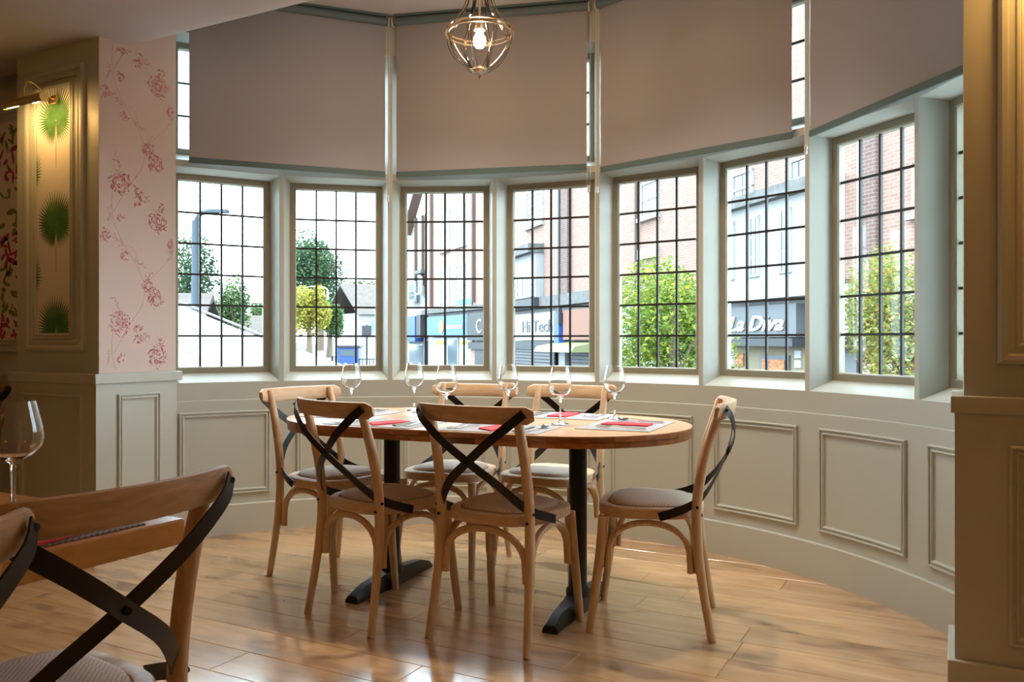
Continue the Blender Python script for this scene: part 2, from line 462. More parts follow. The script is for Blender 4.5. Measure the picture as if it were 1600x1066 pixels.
# sashes with leaded panes
def make_window(idx, k, z0, z1, rows, st):
    cb, er, et, d = facet(k)
    c = er * (d + DEPTH + .012)
    w = empty('window_%d' % idx, (c.x, c.y, z0), rad(cb) + PI); tag(w, kind='structure')
    # local frame: x across, -y towards the street after the half-turn, so +y faces the room
    H = z1 - z0; hw = FW / 2
    b = B(); o_, i_ = hw + .004, hw - st
    loops = [[(-o_, .012, -.004), (o_, .012, -.004), (o_, .012, H + .004), (-o_, .012, H + .004)],
             [(-i_ - .006, .012, st - .006), (i_ + .006, .012, st - .006), (i_ + .006, .012, H - st + .006), (-i_ - .006, .012, H - st + .006)],
             [(-i_, .004, st), (i_, .004, st), (i_, .004, H - st), (-i_, .004, H - st)],
             [(-i_, -.03, st), (i_, -.03, st), (i_, -.03, H - st), (-i_, -.03, H - st)],
             [(-o_, -.03, -.004), (o_, -.03, -.004), (o_, -.03, H + .004), (-o_, -.03, H + .004)]]
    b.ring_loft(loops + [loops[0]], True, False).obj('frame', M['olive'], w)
    gw, gh = 2 * i_ / 4, (H - 2 * st) / rows
    for q in range(1, 4):
        x = -i_ + gw * q; B().box(x - .0056, x + .0056, -.016, -.004, st, H - st).obj('glazing_bar', M['lead'], w)
    for q in range(1, rows):
        z = st + gh * q; B().box(-i_, i_, -.015, -.005, z - .0056, z + .0056).obj('glazing_bar', M['lead'], w)
    me = None
    for r_ in range(rows):
        for q in range(4):
            if me is None:
                p = B().box(-gw / 2 + .004, gw / 2 - .004, -.0015, .0015, -gh / 2 + .004, gh / 2 - .004).obj('pane', M['glass'], w); me = p.data
            else:
                p = bpy.data.objects.new('pane', me); COL.objects.link(p); p.parent = w
            p.location = (-i_ + gw * (q + .5), -.010, st + gh * (r_ + .5))
            p.rotation_euler = (rad(random.uniform(-.25, .25)), 0, rad(random.uniform(-.25, .25)))
    return w
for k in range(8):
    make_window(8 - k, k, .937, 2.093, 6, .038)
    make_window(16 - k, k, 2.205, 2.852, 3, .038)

# ------------------------------------------------------------------ piers, side walls, room shell
XL, XR = -2.03, 1.85            # inner faces of the two piers (below the rail)
def flat_moulding(x0, x1, z0, z1, prof=PROF):
    """frame in the local xz plane, facing -y"""
    b = B(); rings = []
    for ins, h in prof:
        rings.append([(x0 + ins, -h, z0 + ins), (x1 - ins, -h, z0 + ins), (x1 - ins, -h, z1 - ins), (x0 + ins, -h, z1 - ins)])
    return b.ring_loft(rings, True, False)
WIDE = [(0, 0), (.002, .016), (.012, .022), (.026, .020), (.032, .010), (.046, .009), (.052, .014), (.058, .013), (.064, .002), (.067, .001)]
def on_face(o, origin, rz):
    o.location = origin; o.rotation_euler = (0, 0, rz)
# left pier
pl = B().box(-2.75, XL, .497, 1.0, 0, .905).box(-2.73, XL - .010, .519, 1.0, .9, 2.88)
pier_l = tag(pl.obj('wall_left_pier', M['sage']), kind='structure')
pr = B().box(XR, 2.62, .65, .985, 0, .905).box(XR + .025, 2.6, .675, .985, .9, 2.85)
pier_r = tag(pr.obj('wall_right_pier', M['sage']), kind='structure')
def rail_piece(x0, x1, y0, y1, par):
    b = B().box(x0, x1, y0, y1, .903, .955)
    return b.obj('dado_rail', M['sage'], par, bevel=.004)
rail_piece(-2.762, XL + .012, .485, 1.03, pier_l); rail_piece(XR - .012, 2.632, .638, .995, pier_r)
B().box(-2.765, XL + .016, .480, 1.0, 0, .14).obj('skirting', M['sage'], pier_l, bevel=.003)
B().box(XR - .020, 2.64, .630, 1.0, 0, .14).obj('skirting', M['sage'], pier_r, bevel=.003)
# mouldings on the piers (front faces look to -y, the inner side faces to +-x)
o = flat_moulding(-2.64, -2.14, 1.07, 2.575, WIDE).obj('panel_moulding', M['sage'], pier_l); o.location = (0, .519, 0)
o = flat_moulding(-2.585, -2.235, 1.135, 2.51, PROF).obj('panel_moulding', M['sage'], pier_l); o.location = (0, .519, 0)
o = flat_moulding(-2.66, -2.135, .16, .845).obj('panel_moulding', M['sage'], pier_l); o.location = (0, .497, 0)
o = flat_moulding(.62, .885, .16, .845).obj('panel_moulding', M['sage'], pier_l); o.location = (XL, 0, 0); o.rotation_euler = (0, 0, PI / 2)
o = flat_moulding(1.965, 2.5, 1.055, 2.6, WIDE).obj('panel_moulding', M['sage'], pier_r); o.location = (0, .675, 0)
o = flat_moulding(1.995, 2.47, .205, .81).obj('panel_moulding', M['sage'], pier_r); o.location = (0, .65, 0)
# paper on the piers
B().box(XL - .0105, XL - .0075, .5195, 1.0, .957, 2.88).obj('wallpaper', M['pink_paper'], pier_l)
B().box(-2.55, -2.27, .5175, .520, 1.17, 2.475).obj('wallpaper', M['cream_paper'], pier_l)
B().box(2.03, 2.44, .672, .676, 1.12, 2.535).obj('wallpaper', M['cream_paper'], pier_r)

# printed palm fans on the left pier
def palm(cu, cz, clip0=-2.553, clip1=-2.267, zc0=1.168, zc1=2.477):
    b = B()
    def inside(p): return clip0 < p[0] < clip1 and zc0 < p[1] < zc1
    n = 50
    for k in range(n):
        a = rad(-80 + 340 * k / (n - 1)); L = .155 + .03 * math.sin(a) + random.uniform(-.004, .004)
        d = (math.cos(a), math.sin(a)); w0, w1 = .002, .0054; y = .5168 - .00002 * k
        if abs(math.degrees(a) - 90) > 115: w1 *= .8; w0 *= .6
        P = lambda t, w: (cu + d[0] * L * t - d[1] * w, cz + d[1] * L * t + d[0] * w)
        pts = [P(.03, -w0), P(.62, -w1), P(1, -.0006), P(1, .0006), P(.62, w1), P(.03, w0)]
        if all(inside(p) for p in pts): b.poly([(p[0], y, p[1]) for p in pts])
        elif clip0 < cu - .2: pass
        elif any(inside(p) for p in pts):
            pts = [(min(max(p[0], clip0), clip1), min(max(p[1], zc0), zc1)) for p in pts]
            b.poly([(p[0], y, p[1]) for p in pts])
    if b.f: b.obj('palm_print', M['palm'], pier_l)
    if inside((cu, cz - .05)):
        z1 = max(cz - .25, zc0); y_s = .5170
        B().poly([(cu - .003, y_s, cz), (cu - .0025, y_s, z1), (cu + .0025, y_s, z1), (cu + .003, y_s, cz)]).obj('stem_print', M['palm_stem'], pier_l)
for k in range(3): palm(-2.385, 2.30 - .558 * k)
for k in range(4): palm(-2.665, 2.02 - .558 * k)

# printed rose trails on the pink side of the pier
def rose_trails():
    X = XL - .0072
    b1, b2 = B(), B()
    def blade(b, y, z, a, L, w, dx=0):
        d = (math.cos(a), math.sin(a)); n_ = (-d[1], d[0])
        pts = [(y, z), (y + d[0] * L * .5 + n_[0] * w, z + d[1] * L * .5 + n_[1] * w), (y + d[0] * L, z + d[1] * L), (y + d[0] * L * .5 - n_[0] * w, z + d[1] * L * .5 - n_[1] * w)]
        if all(.522 < p[0] < .995 and .96 < p[1] < 2.68 for p in pts): b.poly([(X + dx, p[0], p[1]) for p in pts])
    def stroke(b, pts, w, dx=0):
        pts = spline([(p[0], p[1], 0) for p in pts], 6 * len(pts))
        for q in range(len(pts) - 1):
            p, r_ = pts[q], pts[q + 1]; t = (r_ - p).normalized(); n_ = Vector((-t.y, t.x, 0)) * w
            quad = [p + n_, r_ + n_, r_ - n_, p - n_]
            if all(.522 < g.x < .995 and .96 < g.y < 2.68 for g in quad): b.poly([(X + dx, g.x, g.y) for g in reversed(quad)])
    def bloom(y, z, r_, n_):
        for q in range(n_):
            a = random.uniform(0, 2 * PI); rr = r_ * random.random() ** .6
            blade(b1 if random.random() < .75 else b2, y + rr * math.cos(a), z + rr * math.sin(a), a + random.uniform(.8, 2.2), random.uniform(.012, .030), random.uniform(.0014, .0046), random.choice((0, .0001, .0002)))
    def sprig(y, z, a, n_, L):
        for q in range(n_):
            t = q / n_
            blade(b2, y + math.cos(a) * L * t, z + math.sin(a) * L * t, a + random.uniform(-1.3, 1.3), random.uniform(.015, .035), random.uniform(.0015, .004), random.choice((0, .0001)))
        stroke(b2, [(y, z), (y + math.cos(a) * L * .5 + .004, z + math.sin(a) * L * .5), (y + math.cos(a) * L, z + math.sin(a) * L)], .0010)
    P0 = .745
    for rep in range(-1, 3):
        z = 2.46 - P0 * rep
        def Q(y, dz): return (.52 + .49 * y, z + dz)
        stroke(b2, [Q(.16, .24), Q(.16, .06), Q(.30, -.08), Q(.45, -.18), Q(.55, -.29), Q(.52, -.40), Q(.34, -.52), Q(.17, -.66)], .0016)
        stroke(b2, [Q(.55, -.29), Q(.70, -.22), Q(.86, -.14), Q(.93, -.02)], .0012)
        stroke(b2, [Q(.30, -.08), Q(.42, -.10), Q(.5, -.2)], .001)
        bloom(*Q(.73, .07), .060, 120); bloom(*Q(.60, -.29), .036, 50); bloom(*Q(.70, -.36), .050, 90)
        bloom(*Q(.25, -.50), .066, 120); bloom(*Q(.07, -.04), .032, 36); bloom(*Q(.26, .06), .020, 18); bloom(*Q(.47, .22), .022, 22)
        bloom(*Q(.90, -.05), .022, 22); bloom(*Q(.47, -.58), .026, 26); bloom(*Q(.78, .15), .020, 16); bloom(*Q(.30, -.14), .022, 18)
        sprig(*Q(.30, -.10), 2.3, 9, .09); sprig(*Q(.42, -.16), -.4, 8, .07); sprig(*Q(.56, -.28), 1.0, 8, .08); sprig(*Q(.25, -.45), 1.9, 9, .10)
        sprig(*Q(.86, -.14), .9, 7, .07); sprig(*Q(.47, -.58), .1, 7, .06); sprig(*Q(.10, .03), 1.4, 8, .08); sprig(*Q(.52, .2), -.4, 7, .06); sprig(*Q(.93, -.10), 2.2, 6, .05)
    b1.obj('rose_print', M['rose'], pier_l); b2.obj('trail_print', M['rose_pale'], pier_l)
rose_trails()

# left front wall beyond the pier, with its own papered panel
wl = B().box(-5.0, -2.7, .86, 1.06, 0, 2.8)
wall_left = tag(wl.obj('wall_left', M['sage']), kind='structure')
B().box(-5.0, -2.72, .84, .88, .905, .955).obj('dado_rail', M['sage'], wall_left, bevel=.004)
o = flat_moulding(-4.1, -2.80, 1.05, 2.57, WIDE).obj('panel_moulding', M['sage'], wall_left); o.location = (0, .86, 0)
B().box(-4.02, -2.875, .856, .861, 1.13, 2.49).obj('wallpaper', M['cream_paper'], wall_left)
o = flat_moulding(-4.1, -2.82, .16, .80).obj('panel_moulding', M['sage'], wall_left); o.location = (0, .86, 0)
bm_, bg_ = B(), B()
for k in range(520):
    cu, cz = random.uniform(-4.0, -2.89), random.uniform(1.15, 2.47)
    rowz = (cz * 1.9) % 1.0
    tgt = bm_ if rowz < .42 else bg_
    a = random.uniform(0, PI); L = random.uniform(.02, .05); w = random.uniform(.008, .018)
    pts = []
    for q in range(7):
        t = 2 * PI * q / 7; x_, z_ = L * math.cos(t), w * math.sin(t)
        pts.append((cu + x_ * math.cos(a) - z_ * math.sin(a), .8555 - .0001 * (k % 4), cz + x_ * math.sin(a) + z_ * math.cos(a)))
    if all(-4.02 < p[0] < -2.876 and 1.13 < p[2] < 2.49 for p in pts): tgt.poly(pts)
bm_.obj('blossom_print', M['magenta'], wall_left); bg_.obj('foliage_print', M['moss'], wall_left)
# right front wall beyond the right pier, side walls, back wall
tag(B().box(2.55, 3.9, .95, 1.15, 0, 2.8).obj('wall_right', M['sage']), kind='structure')
tag(B().box(3.7, 3.9, -5.6, 1.0, 0, 2.8).obj('wall_side_right', M['sage']), kind='structure')
tag(B().box(-5.0, -4.8, -5.6, 1.0, 0, 2.8).obj('wall_side_left', M['sage']), kind='structure')
tag(B().box(-5.0, 3.9, -5.6, -5.4, 0, 2.8).obj('wall_back', M['sage']), kind='structure')
# walls from the pier backs to the ends of the bay
tag(B().box(-2.75, -2.10, .90, .985, -.1, ZBAY + .02).obj('wall_left_return', M['sage']), kind='structure')
tag(B().box(2.10, 2.75, .90, .985, -.1, ZBAY + .02).obj('wall_right_return', M['sage']), kind='structure')

# ------------------------------------------------------------------ ceilings
prof = [(-5.6, ZMAIN), (.60, ZMAIN), (.66, ZMAIN + .008), (.72, ZMAIN + .022), (.985, ZEDGE), (.985, ZBAY + .02), (.9, ZBAY + .2), (-5.6, ZBAY + .2)]
b = B(); b.ring_loft([[(x, p[0], p[1]) for p in prof] for x in (-5.0, 3.9)])
tag(b.obj('ceiling', M['cream_ceiling'], smooth=20), kind='structure')
tag(B().box(-2.2, 2.2, .977, .997, ZEDGE - .004, ZEDGE + .012).obj('trim_1', M['white_edge'], bevel=.003), kind='structure')
b = B(); arc = [pol(2.52, 70 - 140 * k / 32) for k in range(33)]
b.prism([(p.x, p.y) for p in reversed(arc)] + [], ZBAY, ZBAY + .2)
b.box(-2.75, 2.75, .95, 1.25, ZBAY, ZBAY + .2)
tag(b.obj('ceiling_bay', M['cream_ceiling']), kind='structure')

# ------------------------------------------------------------------ roller blinds
def make_blind(m0, m1, gl, gr, zb, chains, label):
    """flat roller blind on the chord between two mullions; gl/gr: gaps at the left and right end"""
    p0, p1 = pol(RW - .012, m0), pol(RW - .012, m1)          # m0 left, m1 right
    t = (p1 - p0).normalized(); Lc = (p1 - p0).length
    c = (p0 + p1) / 2
    ang = math.atan2(t.y, t.x)
    root = tag(empty('roller_blind', (c.x, c.y, zb), ang), label, 'blind', 'roller blinds of the bay')
    x0, x1 = -Lc / 2 + gl, Lc / 2 - gr; H = 3.075 - zb
    # cloth falls off the back of the roller
    b = B(); nx, nz = 24, 10; rings = []
    for th in (0, .0012):
        pass
    def cloth(y): return [[(x0 + (x1 - x0) * i / nx, y + .0025 * math.sin(i * .5) * (1 - j / nz) + .002 * math.sin(j * 1.3), .028 + (H - .028) * j / nz) for i in range(nx + 1)] for j in range(nz + 1)]
    f, k = cloth(-.0006), cloth(.0006)
    for j in range(nz):
        for i in range(nx):
            b.quad(f[j][i], f[j][i + 1], f[j + 1][i + 1], f[j + 1][i]); b.quad(k[j][i + 1], k[j][i], k[j + 1][i], k[j + 1][i + 1])
    b.obj('cloth', M['blind'], root, smooth=60)
    B().cbox(x0, x1, -.006, .006, 0, .032, .002).obj('hem_bar', M['hem'], root)
    B().tube([(x0 - .012, -.012, H + .005), (x1 + .012, -.012, H + .005)], .024, 16).obj('roller', M['roller'], root, smooth=40)
    B().box(x0 - .004, x1 + .004, -.03, .014, H + .031, H + .044).obj('headrail', M['hem'], root)
    for xx in (x0 - .016, x1 + .016):
        B().tube([(xx - .003, -.010, H + .004), (xx + .003, -.010, H + .004)], .030, 16).obj('end_bracket', M['bracket'], root, smooth=40)
    for side, drop in chains:
        xx = (x1 + .014) if side > 0 else (x0 - .014)
        ch = B()
        n = int((H + drop - .02) / .009)
        for dx in (-.009, .009):
            for q in range(n):
                zz = H - .01 - q * .009; a = (xx + dx * (1 if q > 3 else .6), -.014, zz)
                r = .0024
                i0 = len(ch.v); ch.v += [(a[0] + r, a[1], a[2]), (a[0], a[1] + r, a[2]), (a[0] - r, a[1], a[2]), (a[0], a[1] - r, a[2]), (a[0], a[1], a[2] + r), (a[0], a[1], a[2] - r)]
                for g in range(4): ch.f += [(i0 + g, i0 + (g + 1) % 4, i0 + 4), (i0 + (g + 1) % 4, i0 + g, i0 + 5)]
            ch.box(xx + dx - .0006, xx + dx + .0006, -.0146, -.0134, H - .01 - n * .009, H - .01)
        co = ch.obj('bead_chain', M['bead'], root, smooth=60)
        zz = H - .01 - n * .009
        B().lathe([(.0, .004), (.0085, .003), (.0095, -.008), (.006, -.016), (.009, -.026), (.006, -.036), (0, -.038)], 10, (xx, -.014, zz)).obj('chain_tensioner', M['bead'], co, smooth=40)
    return root
make_blind(MULL[8], MULL[6], .118, .030, 2.132, [(1, .135)], 'taupe roller blind beside the rose-papered pier')
make_blind(MULL[6], MULL[4], .042, .058, 2.130, [(1, .115)], 'taupe roller blind hanging directly behind the lit glass pendant')
make_blind(MULL[4], MULL[2], .032, .068, 2.105, [(-1, .10)], 'taupe roller blind between the pendant and the corner blind at the right pier')
make_blind(MULL[2], MULL[0], .040, .12, 2.090, [(-1, .06)], 'taupe roller blind at the far right, partly behind the right pier')

# ------------------------------------------------------------------ cross-back chairs
SEAT_Z = .485
def make_chair(name, wz, wx, seatm):
    """local frame: stands on z = 0, the sitter looks to +y"""
    root = empty(name)
    def part(b, nm, m, parent=root, smooth=40, **k): return b.obj(nm, m, parent, smooth=smooth, **k)
    # seat: rounded trapezoid hoop with a woven cane pad
    def outline(s, n=40):
        pts = []
        for k in range(n):
            a = 2 * PI * k / n; c, sn = math.cos(a), math.sin(a)
            e = 2 / 3.2
            x = math.copysign(abs(c) ** e, c); y = math.copysign(abs(sn) ** e, sn)
            hw = .212 + .018 * y
            pts.append((x * hw * s, y * .205 * s - .002))
        return pts
    b = B(); rings = []
    for s, z in ((.965, .445), (1, .450), (1.005, .468), (.995, .482), (.965, .487), (.83, .486), (.81, .478)):
        rings.append([(p[0], p[1], z) for p in outline(s)])
    b.ring_loft(rings, True, True); st = part(b, 'seat', wx)
    b = B(); rings = []
    for s, z in ((.79, .478), (.80, .490), (.78, .497), (.70, .504), (.45, .509), (.15, .5105)):
        rings.append([(p[0], p[1], z) for p in outline(s)])
    b.ring_loft(rings, True, True); part(b, 'cane_pad', seatm, st)
    # back posts run from the floor to the top rail, bent
    for s in (-1, 1):
        path = spline([(s * .212, -.240, .0), (s * .203, -.212, .16), (s * .196, -.190, .32), (s * .192, -.183, .46), (s * .191, -.192, .58), (s * .188, -.222, .72), (s * .186, -.262, .850), (s * .186, -.274, .884)], 22)
        rr = [.0145 + .0045 * min(1, t / 7) if t < 8 else .019 - .004 * max(0, (t - 15) / 6) for t in range(22)]
        lg = part(B().tube(path, rr, 12, up=(0, 1, 0)), 'back_post', wz)
        part(B().tube([(s * .212, -.2405, 0), (s * .2118, -.239, .006)], .0142, 12), 'foot_cap', M['bolt'], lg)
        for z in (.468,):
            part(B().tube([(s * .1915, -.2055, z), (s * .1915, -.200, z)], .006, 8), 'bolt', M['bolt'], lg)
        part(B().tube([(s * .214, -.186, .50), (s * .2085, -.186, .50)], .006, 8), 'bolt', M['bolt'], lg)
        path = spline([(s * .207, .220, .0), (s * .200, .200, .16), (s * .192, .180, .32), (s * .186, .170, .447)], 14)
        lg = part(B().tube(path, [.0150 + .0045 * min(1, t / 9) for t in range(14)], 12, up=(0, 1, 0)), 'front_leg', wz)
        part(B().tube([(s * .207, .2203, 0), (s * .2067, .219, .006)], .0147, 12), 'foot_cap', M['bolt'], lg)
    # bent hoops under the seat on all four sides
    def hoop(a, c, inset):
        A, C = Vector(a), Vector(c); mid = (A + C) / 2
        pts = []
        for k in range(15):
            t = PI * (1 - k / 14); q = math.cos(t); h = math.sin(t) ** .62
            p = mid + (C - A) * .5 * q; p.z = .268 + (.428 - .268) * h; pts.append(p)
        pts = [Vector((pts[0].x, pts[0].y, .245))] + pts + [Vector((pts[-1].x, pts[-1].y, .245))]
        return B().tube(pts, .0145, 8, ell=.85)
    fl, fr_, rl, rr_ = (-.171, .172, 0), (.171, .172, 0), (-.174, -.180, 0), (.174, -.180, 0)
    part(hoop(fl, fr_, 0), 'arched_brace', wx); part(hoop(rl, rr_, 0), 'arched_brace', wx)
    part(hoop((-.186, -.160, 0), (-.182, .152, 0), 0), 'arched_brace', wz); part(hoop((.186, -.160, 0), (.182, .152, 0), 0), 'arched_brace', wz)
    # curved top rail behind the posts
    b = B(); rings = []; n = 20
    for k in range(n + 1):
        t = -1 + 2 * k / n; x = .248 * t; yc = -.318 + .062 * t * t; lean = .012
        e = max(0, abs(t) - .90) / .10; hh = .033 * (1 - .45 * e * e); th = .0125 * (1 - .3 * e)
        nx_, ny_ = -2 * .062 * t / .248, 1; l_ = math.hypot(nx_, ny_); nx_, ny_ = nx_ / l_, ny_ / l_
        zc = .862
        ring = []
        for q in range(12):
            a = 2 * PI * q / 12; ca, sa = math.cos(a), math.sin(a)
            o_ = math.copysign(abs(ca) ** .55, ca) * th; z_ = math.copysign(abs(sa) ** .55, sa) * hh
            ring.append((x + nx_ * o_, yc + ny_ * o_ - lean * z_ / .033 * .6, zc + z_))
        rings.append(ring)
    part(b.ring_loft(rings), 'top_rail', wx)
    # crossed flat iron straps, bolted to the rail ends and to the seat sides
    for s in (1, -1):
        o_ = .003 * s
        pts = spline([(s * .226, -.290, .872), (s * .190, -.312, .838), (s * .10, -.322 + o_, .768), (0, -.300 + o_, .690), (-s * .10, -.262 + o_, .612), (-s * .168, -.206, .534), (-s * .199, -.150, .497), (-s * .217, -.10, .478), (-s * .227, -.045, .460)], 28)
        nr = [Vector((s * .30 * max(0, 1 - t / 8), -1, -.1)).lerp(Vector((-s * 1, -.45, .25)), max(0, (t - 14) / 13)) for t in range(28)]
        sp = part(B().strap(pts, nr, .033, .0032), 'cross_strap', M['black'], smooth=30)
        part(B().lathe([(.0, -.004), (.006, -.003), (.006, 0), (0, .001)], 8).xf(Matrix.Translation((s * .224, -.294, .868)) @ Matrix.Rotation(rad(-90), 4, 'X')), 'bolt', M['bolt'], sp)
        part(B().tube([(-s * .2275, -.062, .468), (-s * .222, -.062, .468)], .006, 8), 'bolt', M['bolt'], sp)
    part(B().tube([(0, -.310, .690), (0, -.292, .690)], .007, 8), 'cross_bolt', M['bolt'])
    return root
chair0 = make_chair('dining_chair', M['oak_z'], M['oak_x'], M['cane'])
used = []
def put_chair(X, Y, face, label, group):
    """X, Y: middle of the four feet; face: survey bearing of the sitter's gaze"""
    o = chair0 if not used else copy_tree(chair0)
    used.append(1)
    x, y = S(X, Y); o.location = (x, y, 0); o.rotation_euler = (0, 0, rad(face + YAW - 90))
    return tag(o, label, 'chair', group)
G1 = 'cross-back chairs around the oval table'
put_chair(-.845, 4.040, -37, 'oak cross-back chair at the left end of the oval table, beneath the second window', G1)
put_chair(-.526, 3.488, 47, 'oak cross-back chair at the near side of the oval table, left of the nearest-centre chair', G1)
put_chair(-.013, 3.272, 60.5, 'oak cross-back chair at the middle front of the oval table, nearest of its six', G1)
put_chair(.564, 3.386, 166.3, 'oak cross-back chair at the right end of the oval table, seen side-on', G1)
put_chair(-.300, 4.225, -112, 'oak cross-back chair on the window side of the oval table, left of the two', G1)
put_chair(.185, 4.10, -117, 'oak cross-back chair on the window side of the oval table, right of the two', G1)

# ------------------------------------------------------------------ oval table
TZ = .778
TAX = -24.0                                  # bearing of the long axis
tx, ty = S(-.14, 3.695)
table = tag(empty('oval_dining_table', (tx, ty, 0), rad(TAX + YAW)), 'oval wooden dining table on two black columns in the bay window', 'table')
HS, RC = .44, .486
def stadium(r, hs=HS, n=24):
    pts = [(hs + r * math.cos(-PI / 2 + PI * k / n), r * math.sin(-PI / 2 + PI * k / n)) for k in range(n + 1)]
    return pts + [(-hs + r * math.cos(PI / 2 + PI * k / n), r * math.sin(PI / 2 + PI * k / n)) for k in range(n + 1)]
# the top is five boards, with a banded edge of short blocks underneath
def clip_y(pts, y0, y1):
    def cut(P, f):
        out = []
        for i in range(len(P)):
            a, c = P[i], P[(i + 1) % len(P)]; fa, fc = f(a), f(c)
            if fa >= 0: out.append(a)
            if fa * fc < 0:
                t = fa / (fa - fc); out.append((a[0] + (c[0] - a[0]) * t, a[1] + (c[1] - a[1]) * t))
        return out
    return cut(cut(pts, lambda p: p[1] - y0), lambda p: y1 - p[1])
for k in range(5):
    y0, y1 = -RC + .2 * k + .0006, -RC + .2 * (k + 1) - .0006
    B().prism(clip_y(stadium(RC), y0 if k else -9, y1 if k < 4 else 9), TZ - .005, TZ).obj('top_board', M['top'], table, bevel=.0012)
def edge_course(r, z0, z1, ns, shift):
    per, per_i = stadium(r, n=24), stadium(r - .07, n=24)
    def mix(A, C, t): return (A[0] + (C[0] - A[0]) * t, A[1] + (C[1] - A[1]) * t)
    for i in (24, 49):                          # the straight sides
        a, c, ai, ci = per[i], per[(i + 1) % 50], per_i[i], per_i[(i + 1) % 50]
        cuts = [0] + [min(max((q + shift) / ns, 0), 1) for q in range(ns)] + [1]
        for t0, t1 in zip(cuts, cuts[1:]):
            if t1 - t0 > .02: B().prism([mix(a, c, t0 + .0007), mix(a, c, t1 - .0007), mix(ai, ci, t1 - .0007), mix(ai, ci, t0 + .0007)], z0, z1).obj('edge_block', M['edge'], table, bevel=.001)
    for base in (0, 25):                        # the round ends
        i = 0
        while i < 24:
            j = min(i + random.choice((3, 4, 5)), 24)
            idx = range(base + i, base + j + 1)
            B().prism([per[q] for q in idx] + [per_i[q] for q in reversed(idx)], z0, z1).obj('edge_block', M['edge'], table, bevel=.001)
            i = j
edge_course(RC - .001, TZ - .0225, TZ - .0055, 3, .4)
edge_course(RC - .005, TZ - .046, TZ - .0235, 5, .7)
for s in (-1, 1):
    x = s * .456
    cl = B().lathe([(0, .06), (.050, .06), (.050, .085), (.0385, .10), (.0375, .12), (.0375, TZ - .056), (.06, TZ - .052), (.06, TZ - .047), (0, TZ - .047)], 24, (x, 0, 0)).obj('column', M['black'], table, smooth=40)
    # cast bar foot, across the table, with sloping ends
    prof_ = [(-.325, 0, .018), (-.320, .0, .030), (-.24, .0, .056), (-.07, 0, .070), (.07, 0, .070), (.24, 0, .056), (.320, 0, .030), (.325, 0, .018)]
    rings = []
    for yy, _, h in prof_:
        w = .030 if abs(yy) > .1 else .044
        if abs(yy) > .31: w = .031
        rings.append([(x - w, yy, 0), (x - w, yy, h * .55), (x - w * .62, yy, h), (x + w * .62, yy, h), (x + w, yy, h * .55), (x + w, yy, 0)])
    B().ring_loft(rings).obj('bar_foot', M['black'], table, smooth=30)
    B().box(x - .04, x + .04, -.2, .2, TZ - .054, TZ - .0465).obj('top_plate', M['black'], table)
def T(t, p, z=0):
    """table frame -> world"""
    a = rad(TAX + YAW); return (tx + t * math.cos(a) - p * math.sin(a), ty + t * math.sin(a) + p * math.cos(a), TZ + z)

# ------------------------------------------------------------------ table ware
def make_glass(name, h=.236):
    k = h / .236
    out = [(0, 0), (.036, 0), (.037, .0015), (.030, .0035), (.012, .007), (.0052, .014), (.0042, .04), (.0040, .085), (.0055, .102), (.014, .110), (.033, .121), (.0455, .138), (.0490, .156), (.0465, .182), (.0405, .212), (.0352, .236)]
    inn = [(.0343, .236), (.0395, .212), (.0454, .182), (.0478, .156), (.0443, .139), (.032, .123), (.013, .1125), (0, .111)]
    b = B().lathe([(r * k, z * k) for r, z in out + inn], 32)
    return b.obj(name, M['wineglass'], smooth=50)
glass0 = make_glass('wine_glass'); gused = []
def put_glass(x, y, z, label, group, s=1.0):
    o = glass0 if not gused else glass0.copy()
    if gused: COL.objects.link(o)
    gused.append(1); o.location = (x, y, z + .0006); o.scale = (s, s, s)
    return tag(o, label, 'glass', group)
MT = .0025                                    # placemat thickness
for (X, Y, lb) in ((-.780, 4.06, 'empty wine glass in front of the second window, leftmost on the oval table'),
                   (-.486, 4.15, 'empty wine glass second from the left on the oval table'),
                   (-.288, 3.67, 'empty wine glass third from the left, above the front chair rail'),
                   (-.018, 3.90, 'empty wine glass fourth from the left on the oval table'),
                   (.200, 3.47, 'empty wine glass fifth from the left, nearest the camera on the oval table'),
                   (.453, 3.70, 'empty wine glass at the right end of the oval table')):
    x, y = S(X, Y); put_glass(x, y, TZ + MT, lb, 'wine glasses on the oval table')

def fork_mesh():
    b = B(); L = .20
    def bar(pts, w, th): b.strap(pts, [(0, 0, 1)] * len(pts), w, th)
    hp = spline([(0, -.10, .004), (0, -.05, .003), (0, 0, .007), (0, .035, .009), (0, .052, .006)], 14)
    bar(hp, [.013, .0125, .0115, .010, .008, .0065, .0055, .005, .005, .006, .010, .016, .021, .0235], .0022)
    for x in (-.0105, -.0035, .0035, .0105):
        bar([(x, .050, .0065), (x, .075, .005), (x, .100, .0085)], [.0042, .0038, .002], .0018)
    return b
def knife_mesh():
    b = B()
    b.strap([(0, -.11, .004), (0, -.06, .0045), (0, .0, .005)], [(0, 0, 1)] * 3, [.016, .014, .012], .006)
    b.strap([(0, 0, .0045), (.001, .03, .004), (.0015, .07, .0035), (.001, .095, .003), (-.003, .110, .003)], [(0, 0, 1)] * 5, [.014, .017, .018, .014, .003], .0016)
    return b
def spoon_mesh():
    b = B()
    b.strap(spline([(0, -.10, .003), (0, -.04, .003), (0, .01, .008), (0, .045, .010)], 10), [(0, 0, 1)] * 10, [.013, .0125, .0115, .010, .008, .0065, .0055, .005, .005, .006], .0022)
    rings = []
    for s, d in ((1.0, .000), (.82, -.004), (.5, -.0075), (.12, -.009)):
        rings.append([(.0185 * s * math.cos(2 * PI * k / 18), .075 + .031 * s * math.sin(2 * PI * k / 18), .0115 + d) for k in range(18)])
    r2 = [[(p[0], p[1], p[2] - .0014) for p in r] for r in reversed(rings)]
    b.ring_loft(rings + r2, True, False)
    return b
